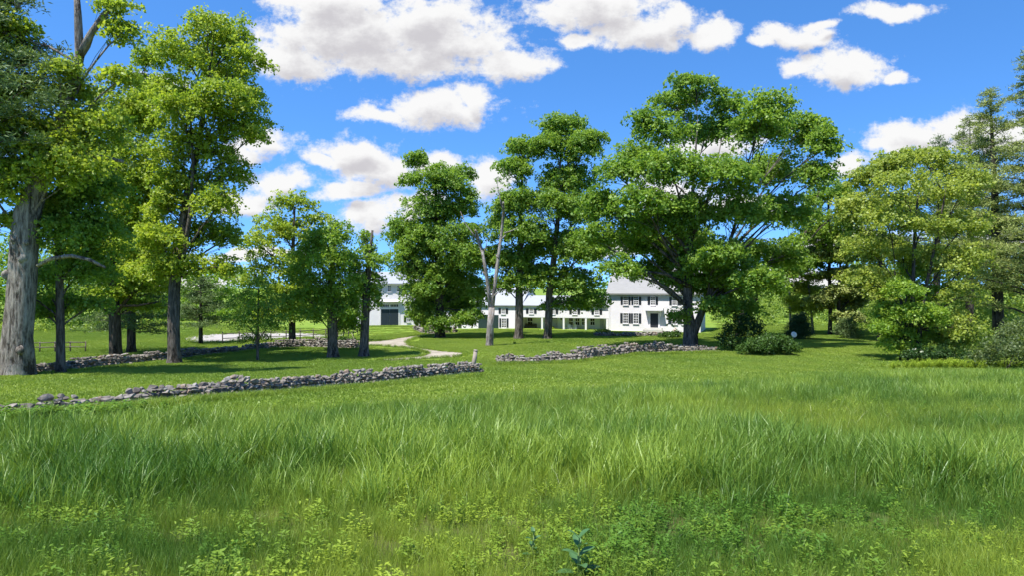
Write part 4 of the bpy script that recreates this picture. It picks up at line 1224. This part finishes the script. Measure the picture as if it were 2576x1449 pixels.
# ------------------------------------------------------------------ shrubs
shrub('shrub', 'dark leafy shrub standing behind the low green bush', 1862, 884, [(1850, 845, 36, 32), (1890, 835, 34, 34), (1870, 812, 30, 20), (1830, 866, 24, 20), (1905, 862, 30, 20), (1862, 872, 34, 16)], 'shrub_dark', .17, .9)
shrub('shrub', 'low wide green bush at the end of the stone wall', 1935, 894, [(1905, 872, 40, 22), (1950, 866, 42, 26), (1980, 876, 28, 18), (1880, 884, 26, 14), (1920, 888, 34, 10), (1960, 888, 34, 10)], 'juniper', .13, 1.3, 16, .3)
shrub('shrub', 'clipped rounded hedge bush behind the shaded wall by the driveway', 878, 868, [(868, 860, 18, 10), (886, 861, 16, 9)], 'juniper', .12, 1.6, 16, .28)
shrub('shrub', 'pale grey green shrub at the right edge of the meadow', 2530, 930, [(2520, 890, 56, 44), (2570, 860, 50, 56), (2480, 905, 36, 28), (2600, 910, 50, 40)], 'shrub_pale', .14, .9)
shrub('shrub', 'bright low shrub beside the pale one under the right hand pines', 2430, 910, [(2420, 870, 40, 34), (2460, 850, 44, 36), (2390, 885, 30, 24)], 'wood_leaf', .17, .9)
shrub('shrub', 'shady underbrush around the stems of the multi stemmed maple', 2345, 912, [(2340, 892, 44, 20), (2290, 895, 36, 16), (2390, 896, 34, 18)], 'shrub_dark', .14, .9)
shrub('bed_plant', 'clump of glossy green perennials beside the forked trunk', 1690, 851, [(1682, 845, 16, 9), (1700, 845, 16, 9), (1668, 846, 10, 7)], 'juniper', .16, 1.2, 14, .3, cat='plant')
shrub('bed_plant', 'reddish green bedding plant at the left end of the flower bed', 1515, 843, [(1508, 837, 12, 6), (1524, 837, 10, 6)], 'olive_leaf', .14, 1.2, 14, .25, cat='plant')
shrub('bed_plant', 'orange flowers at the farmhouse foot left of the forked trunk', 1697, 840, [(1700, 831, 4, 3), (1694, 834, 4, 3)], 'flower_orange', .10, .5, 12, .25, cat='plant')


# far and near woodland masses
def wood(name, label, rows, mat, leaf, dens, crad=1.3, per=20):
    W = []
    for (x0, x1, ytop, ybot, Y, n) in rows:
        for i in range(n):
            px = x0 + (x1 - x0) * (i + random.random()) / n
            h = (ybot - ytop)
            top = ytop + random.uniform(-.18, .30) * h
            k = 0
            y = top
            while y < ybot + 10:
                rr = random.uniform(.75, 1.2) * h * .24
                Yd = Y + random.uniform(-6, 8)
                c = at(px + random.uniform(-.5, .5) * rr, y + rr, Yd); s = Yd / F
                W.append((tuple(c), (rr * s * 1.15, rr * s, rr * s))); y += rr * 1.3
    me, _ = crown_mesh(name, W, (0, 0, 0), dens, leaf, per, crad, .6, .45)
    LEAF_TOTAL[0] += len(me.polygons)
    tag(link(name, me, M[mat]), label, None, None, 'stuff')


wood('woodland', 'far wood behind the left field', [(-350, 360, 600, 880, 112, 19), (300, 640, 680, 862, 128, 14)], 'maple_mid', .46, .36)
wood('woodland', 'light green thicket behind the rail fence at left', [(-250, 420, 790, 886, 92, 15)], 'wood_leaf', .34, .4, 1.0)
wood('woodland', 'tree belt behind the barn and the long wing', [(560, 1000, 735, 835, 165, 12), (980, 1560, 705, 830, 150, 14)], 'maple_deep', .5, .34)
wood('woodland', 'bright bank of bushes beyond the farmhouse and under the right trees', [(1775, 2250, 770, 850, 112, 18), (1800, 2200, 715, 840, 132, 13)], 'wood_leaf', .36, .4, 1.0)
wood('woodland', 'thick wood behind the right hand maples and pines', [(2150, 2850, 600, 850, 96, 18), (2320, 2900, 740, 880, 74, 14)], 'wood_leaf', .36, .36, 1.1)


# ------------------------------------------------------------------ grass (uncountable: scattered blades)
def blades(name, n, hmin, hmax, wid, spread, bend, seg=3, lie=0.0):
    V, Fq = [], []
    for _ in range(n):
        r = spread * math.sqrt(random.random()); a = random.uniform(0, 6.283); x0, y0 = r * math.cos(a), r * math.sin(a)
        h = random.uniform(hmin, hmax); az = random.uniform(0, 6.283); bx, by = math.cos(az), math.sin(az)
        fa = random.uniform(0, 6.283); wx, wy = math.cos(fa), math.sin(fa)
        bd = bend * random.uniform(.2, 1.5); w = wid * random.uniform(.6, 1.3)
        base = len(V); tilt = lie + random.uniform(0, .17)
        for i in range(seg + 1):
            t = i / seg
            z = h * (t - .35 * bd * t ** 3) * math.cos(tilt); o = h * (bd * t ** 2.2) + h * t * math.sin(tilt)
            k = w * (1 - t ** 1.8) * (.7 + .6 * t)
            px, py = x0 + bx * o, y0 + by * o
            if i < seg: V += [(px - wx * k / 2, py - wy * k / 2, z), (px + wx * k / 2, py + wy * k / 2, z)]
            else: V.append((px, py, z))
        for i in range(seg - 1): Fq.append((base + 2 * i, base + 2 * i + 1, base + 2 * i + 3, base + 2 * i + 2))
        Fq.append((base + 2 * seg - 2, base + 2 * seg - 1, base + 2 * seg))
    me = bpy.data.meshes.new(name); me.from_pydata(V, [], Fq); me.update()
    return me


def forb(name, n=12, h=.28, leaf=.07):
    V, Fq = [], []
    for _ in range(n):
        a = random.uniform(0, 6.283); r = random.uniform(0, .14); x, y = r * math.cos(a), r * math.sin(a); hh = h * random.uniform(.4, 1)
        for k in range(6):
            z = hh * (k + 1) / 6; az = random.uniform(0, 6.283); L = leaf * random.uniform(.7, 1.4); b = len(V)
            dx, dy = math.cos(az), math.sin(az); up = random.uniform(-.1, .6)
            V += [(x, y, z), (x + dx * L * .5 - dy * L * .25, y + dy * L * .5 + dx * L * .25, z + L * up * .6), (x + dx * L, y + dy * L, z + L * up * .8), (x + dx * L * .5 + dy * L * .25, y + dy * L * .5 - dx * L * .25, z + L * up * .6)]
            Fq.append((b, b + 1, b + 2, b + 3))
    me = bpy.data.meshes.new(name); me.from_pydata(V, [], Fq); me.update()
    return me


def scatter(name, label, mesh_list, mat, X, Y, scl, tint, tilt=.07, zoff=-.01):
    n = len(X)
    me = bpy.data.meshes.new(name); me.vertices.add(n)
    P = np.stack([X, Y, hz(X, Y) + zoff], -1); me.vertices.foreach_set('co', P.astype(np.float32).ravel())
    rot = np.stack([rng.normal(0, tilt, n), rng.normal(0, tilt, n), rng.uniform(0, 6.283, n)], -1)
    for nm, ty, arr in (('rot', 'FLOAT_VECTOR', rot), ('scl', 'FLOAT', scl), ('tint', 'FLOAT', np.clip(tint, 0, 1)), ('idx', 'INT', rng.integers(0, len(mesh_list), n))):
        a = me.attributes.new(nm, ty, 'POINT')
        a.data.foreach_set('vector' if ty == 'FLOAT_VECTOR' else 'value', np.ascontiguousarray(arr, np.int32 if ty == 'INT' else np.float32).ravel())
    o = bpy.data.objects.new(name, me); COL.objects.link(o); me.materials.append(M[mat])
    ng = bpy.data.node_groups.new(name, 'GeometryNodeTree')
    ng.interface.new_socket('Geometry', in_out='INPUT', socket_type='NodeSocketGeometry'); ng.interface.new_socket('Geometry', in_out='OUTPUT', socket_type='NodeSocketGeometry')
    N = ng.nodes; Lk = ng.links
    gi = N.new('NodeGroupInput'); go = N.new('NodeGroupOutput'); jn = N.new('GeometryNodeJoinGeometry')
    def attr(nm, ty):
        k = N.new('GeometryNodeInputNamedAttribute'); k.data_type = ty; k.inputs['Name'].default_value = nm; return k.outputs['Attribute']
    ar, asx, ai = attr('rot', 'FLOAT_VECTOR'), attr('scl', 'FLOAT'), attr('idx', 'INT')
    for i, sm in enumerate(mesh_list):
        sm.materials.clear(); sm.materials.append(M[mat])
        so = bpy.data.objects.new(name + '_source', sm)
        oi = N.new('GeometryNodeObjectInfo'); oi.inputs['Object'].default_value = so
        cmp = N.new('FunctionNodeCompare'); cmp.data_type = 'INT'; cmp.operation = 'EQUAL'
        Lk.new(ai, cmp.inputs[2]); cmp.inputs[3].default_value = i
        ip = N.new('GeometryNodeInstanceOnPoints')
        Lk.new(gi.outputs[0], ip.inputs['Points']); Lk.new(cmp.outputs[0], ip.inputs['Selection']); Lk.new(oi.outputs['Geometry'], ip.inputs['Instance'])
        Lk.new(ar, ip.inputs['Rotation']); Lk.new(asx, ip.inputs['Scale'])
        Lk.new(ip.outputs[0], jn.inputs[0])
    Lk.new(jn.outputs[0], go.inputs[0])
    md = o.modifiers.new('blades', 'NODES'); md.node_group = ng
    tag(o, label, None, None, 'stuff')
    return o


def vnoise(X, Y, sc, seed):
    r = np.random.default_rng(seed); T = r.random((64, 64))
    x = X * sc + 500.3; y = Y * sc + 500.7; xi = np.floor(x).astype(int); yi = np.floor(y).astype(int)
    fx = x - xi; fy = y - yi; fx = fx * fx * (3 - 2 * fx); fy = fy * fy * (3 - 2 * fy)
    g = lambda a, b: T[a % 64, b % 64]
    return (g(xi, yi) * (1 - fx) + g(xi + 1, yi) * fx) * (1 - fy) + (g(xi, yi + 1) * (1 - fx) + g(xi + 1, yi + 1) * fx) * fy


def fb(X, Y, sc, seed): return .5 * vnoise(X, Y, sc, seed) + .3 * vnoise(X, Y, sc * 2.3, seed + 1) + .2 * vnoise(X, Y, sc * 5.1, seed + 2)


def sample(y0, y1, rho, spread=1.02):
    """random ground points in the wedge in front of the camera, rho per square metre"""
    area = spread * (y1 * y1 - y0 * y0) + 8 * (y1 - y0)
    n = int(area * rho)
    Y = np.sqrt(rng.random(n) * (y1 * y1 - y0 * y0) + y0 * y0)
    X = rng.uniform(-1, 1, n) * (spread * Y + 4)
    return X, Y


def px_of(X, Y): return CX + F * X / Y


def py_of(X, Y): return CY - F * (hz(X, Y) - CAMZ) / Y


def meadow():
    bands = [(3.5, 7, 85), (7, 11, 62), (11, 17, 40), (17, 26, 24), (26, 46, 13)]
    Xs, Ys = zip(*[sample(a, b, r, .95) for a, b, r in bands])
    X = np.concatenate(Xs); Y = np.concatenate(Ys)
    edge = meadow_y(X) + (fb(X, Y, .5, 3) - .5) * 2.2
    k = Y < edge; X = X[k]; Y = Y[k]; edge = edge[k]
    px, py = px_of(X, Y), py_of(X, Y)
    nz = fb(X, Y, .22, 21); nf = fb(X, Y, .9, 33)
    # where the tall blades stand: a broad belt across the middle and the far rim; low forbs between
    Yw = Y; Y = Y + 5.0 * (fb(X, Y * .4, .16, 13) - .5) + 2.0 * (nf - .5)
    tall = sstep(Y, 7.6, 10.6) * (1 - sstep(Y, 14.5, 18) * .55) * (1 - .75 * sstep(X, 3.5, 8) * (1 - sstep(Y, 19, 23))) + .9 * sstep(Y, 21, 25)
    Y = Yw
    tall = np.clip(tall + (nz - .5) * 1.2 + (nf - .5) * 1.2, 0, 1) * sstep(Y, 7.0, 9.2)
    low = np.clip(1 - tall, 0, 1)
    u = rng.random(len(X))
    pf = np.clip(.10 + .30 * low * sstep(fb(X, Y, .45, 51), .50, .64), 0, .6)
    kind = np.where(u < pf, 2, np.where(rng.random(len(X)) < tall * .8, 0, 1))
    kind = np.where((rng.random(len(X)) < .022 + .05 * (nf > .62)) & (Y > 8.5), 3, kind)
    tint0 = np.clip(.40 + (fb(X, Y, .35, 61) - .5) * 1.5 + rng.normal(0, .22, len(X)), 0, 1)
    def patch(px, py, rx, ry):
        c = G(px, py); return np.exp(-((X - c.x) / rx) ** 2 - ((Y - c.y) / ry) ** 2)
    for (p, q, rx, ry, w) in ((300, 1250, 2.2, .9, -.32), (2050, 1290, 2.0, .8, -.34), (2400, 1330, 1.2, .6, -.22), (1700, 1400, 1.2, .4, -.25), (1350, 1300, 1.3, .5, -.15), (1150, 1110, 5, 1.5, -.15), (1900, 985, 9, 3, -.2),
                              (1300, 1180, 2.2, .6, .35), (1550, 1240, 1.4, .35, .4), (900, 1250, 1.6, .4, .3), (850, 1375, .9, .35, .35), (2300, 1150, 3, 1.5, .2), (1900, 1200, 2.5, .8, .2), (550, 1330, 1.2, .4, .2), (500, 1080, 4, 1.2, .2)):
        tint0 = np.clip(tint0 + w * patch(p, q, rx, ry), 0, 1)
    rim = (1 - .55 * sstep(Y, edge - 7, edge - .5) * (1 - .45 * sstep(X, 0, 22))) * (1 - .18 * sstep(Y, 18, 26))
    s0 = [blades('tall_blades', 26, .45, 1.05, .021, .20, .32, 4) for _ in range(5)]
    s1 = [blades('fine_blades', 60, .16, .46, .0065, .24, .32) for _ in range(5)]
    s2 = [forb('forb_leaves', 16, .24, .045) for _ in range(4)]
    s3 = [blades('pale_blades', 5, .30, .62, .010, .2, .55, 3, .2) for _ in range(4)]
    for kk, nm, lab, src, mat, sc in ((0, 'tall_grass', 'tall broad bladed meadow grass', s0, 'grass_tall', (.37 + .37 * tall) * rim * (.62 + .85 * fb(X, Y, .8, 91))), (1, 'fine_grass', 'fine soft meadow grass', s1, 'grass_fine', (.75 + .5 * nz) * (.55 + .45 * rim) * (.68 + .32 * sstep(Y, 7.5, 10))),
                                      (2, 'meadow_herbs', 'low yellow green meadow herbs', s2, 'forb', .75 + .6 * nf), (3, 'dry_grass', 'scattered pale bent grass blades', s3, 'dry', .7 + .4 * nz)):
        k = kind == kk
        fs = np.clip(.85 + .25 * (Y[k] - 8) / 20, .85, 1.25) if kk in (1, 2) else 1.0
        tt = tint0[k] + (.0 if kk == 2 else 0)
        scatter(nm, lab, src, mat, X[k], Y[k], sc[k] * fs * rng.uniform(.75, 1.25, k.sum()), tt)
    return s1


FINE = meadow()


def lawn():
    tiles = []
    for q in range(4):
        V, Fq = [], []
        for _ in range(1500):
            x, y = random.uniform(-1.1, 1.1), random.uniform(-1.1, 1.1); a = random.uniform(0, 6.283); h = random.uniform(.035, .085); w = random.uniform(.014, .030)
            b = len(V); V += [(x - math.cos(a) * w, y - math.sin(a) * w, 0), (x + math.cos(a) * w, y + math.sin(a) * w, 0), (x + random.uniform(-.05, .05), y + random.uniform(-.05, .05), h)]
            Fq.append((b, b + 1, b + 2))
        me = bpy.data.meshes.new('lawn_tile'); me.from_pydata(V, [], Fq); me.update(); tiles.append(me)
    gx, gy = np.meshgrid(np.arange(-80, 80, 1.6), np.arange(16, 112, 1.6))
    X = gx.ravel() + rng.uniform(-.4, .4, gx.size); Y = gy.ravel() + rng.uniform(-.4, .4, gx.size)
    k = (Y > meadow_y(X) - .5) & (np.abs(X) < Y * .85 + 4)
    k &= ~inside(SAND, X, Y)
    for poly in (DRIVE,):
        for dx, dy in ((0, 0), (.9, 0), (-.9, 0), (0, 1.2), (0, -1.2)): k &= ~inside(poly, X + dx, Y + dy)
    # keep clear of the buildings
    P = np.stack([X - HO.x, Y - HO.y], -1); lx = P @ np.array(HA.xy); ly = P @ np.array(HB.xy)
    k &= ~((lx > -34) & (lx < 14) & (ly > -1.5))
    X = X[k]; Y = Y[k]
    tint = .45 + (fb(X, Y, .12, 71) - .5) * 1.3 + .14 * np.sin((X * .9 + Y * .35) * 1.5) * (X > 0) + rng.normal(0, .05, len(X))
    scatter('lawn_grass', 'short mown lawn grass', tiles, 'lawn_blade', X, Y, np.ones(len(X)), tint, .0, -.004)
    # small single tufts along the driveway edge and the walls
    pts = []
    for poly, d in ((DRIVE, .25), (SAND, .5)):
        for i in range(len(poly)):
            a = np.array(poly[i]); b = np.array(poly[(i + 1) % len(poly)]); L = np.linalg.norm(b - a); n = int(L * 16)
            for _ in range(n): pts.append(a + (b - a) * random.random() + rng.normal(0, .14 if d < .3 else .8, 2))
    for path, n in (([(1215, 948), (980, 972), (680, 998), (380, 1026), (200, 1048), (-60, 1066)], 2600), ([(1242, 919), (1440, 914), (1600, 893), (1800, 889)], 900), ([(905, 882), (690, 880), (500, 901), (120, 942)], 700)):
        gp = [np.array(G(*p).xy) for p in path]; t = rng.random(n) * (len(gp) - 1)
        for q in t: i = int(q); pts.append(gp[i] + (gp[i + 1] - gp[i]) * (q - i) + rng.normal(0, .32, 2))
    pts = np.array(pts)
    scatter('edge_grass', 'untrimmed grass along the walls and driveway', FINE_COPY(), 'grass_fine', pts[:, 0], pts[:, 1], rng.uniform(.45, 1.05, len(pts)), rng.normal(.5, .2, len(pts)))


def FINE_COPY(): return [blades('edge_blades', 30, .18, .42, .014, .2, .5) for _ in range(4)]


lawn()


# ------------------------------------------------------------------ single plants in the meadow
def milkweed(name, label, px, py, h, nl, ls):
    b = G(px, py); r = tag(empty(name, b), label, 'plant')
    mb = MB(); mb.tube([(0, 0, -.05), (.01, 0, h * .5), (.02, .01, h)], [.012, .010, .006], 7); mb.build('stem', M['stalk'], r, True)
    for i in range(nl):
        z = h * (.22 + .78 * i / (nl - 1)); L = ls * (1 - .45 * i / nl); az0 = (i % 2) * 1.5708 + .35
        for sd in (0, math.pi):
            az = az0 + sd + random.uniform(-.2, .2); el = .45 + .5 * i / nl; d = Vector((math.cos(az) * math.cos(el), math.sin(az) * math.cos(el), math.sin(el))); w = Vector((-math.sin(az), math.cos(az), 0)); up = w.cross(d) * -1
            V = []; Fq = []; o = Vector((.015, 0, z))
            for k in range(7):
                t = k / 6; c = o + d * (L * t) + Vector((0, 0, -.28 * L * t * t)); hw = L * .21 * math.sin(math.pi * min(1, .06 + t * .94)) ** .8
                V += [tuple(c - w * hw + up * hw * .25), tuple(c), tuple(c + w * hw + up * hw * .25)]
            for k in range(6):
                for j in (0, 1): q = k * 3 + j; Fq.append((q, q + 1, q + 4, q + 3))
            me = bpy.data.meshes.new('leaf'); me.from_pydata(V, [], Fq); me.update(); me.polygons.foreach_set('use_smooth', [True] * len(me.polygons))
            a = me.attributes.new('tint', 'FLOAT', 'POINT'); a.data.foreach_set('value', [random.uniform(.2, .8)] * len(me.vertices))
            link('leaf', me, M['milkweed'], r)


milkweed('milkweed', 'broad leaved milkweed plant at the bottom edge of the meadow', 1452, 1475, .40, 5, .24)
milkweed('milkweed', 'smaller milkweed half hidden in grass left of the large one', 1338, 1415, .27, 4, .14)


def flower_stalk(px, py, h, label):
    b = G(px, py); r = tag(empty('flower_stalk', b), label, 'flower', 'white flowers at the lawn end')
    mb = MB(); mb.tube([(0, 0, -.05), (.02, 0, h * .6), (0, 0, h)], [.02, .017, .012], 6); mb.build('stem', M['stalk'], r, True)
    me, _ = crown_mesh('flower_head', [((0, 0, h), (.10, .10, .045))], (0, 0, 0), 1.2, .05, 10, .06); link('flower_head', me, M['flower_white'], r)


flower_stalk(2265, 908, 1.05, 'tall white flower head, leftmost of three before the multi stemmed maple')
flower_stalk(2301, 913, 1.05, 'white flower head between two others before the multi stemmed maple')
flower_stalk(2319, 918, .95, 'white flower head, rightmost of three before the multi stemmed maple')


# leafy weeds against the near wall at far left
def weeds():
    X, Y = [], []
    for (px, py, n) in ((40, 1066, 26), (150, 1056, 34), (215, 1054, 46), (300, 1046, 22), (-60, 1078, 26), (370, 1040, 14)):
        g = G(px, py)
        for _ in range(n): X.append(g.x + random.gauss(0, .6)); Y.append(g.y - abs(random.gauss(0, .5)) - .3)
    X, Y = np.array(X), np.array(Y)
    scatter('leafy_weeds', 'bright leafy weeds against the near stone wall', [forb('weed_leaves', 14, .5, .12) for _ in range(3)], 'forb', X, Y, rng.uniform(.5, 1.0, len(X)), rng.normal(.12, .12, len(X)))
    g = G(2420, 925); n = 500
    X = g.x + rng.normal(0, 2.4, n); Y = g.y + rng.normal(0, 1.0, n)
    scatter('yellow_weeds', 'patch of yellow flowering weeds at the right meadow rim', [forb('yellow_leaves', 14, .55, .10) for _ in range(3)], 'forb', X, Y, rng.uniform(.6, 1.1, n), rng.normal(.75, .15, n))


weeds()
print('LEAVES', LEAF_TOTAL[0], 'TRIS', sum(len(me.polygons) * 2 for me in bpy.data.meshes))
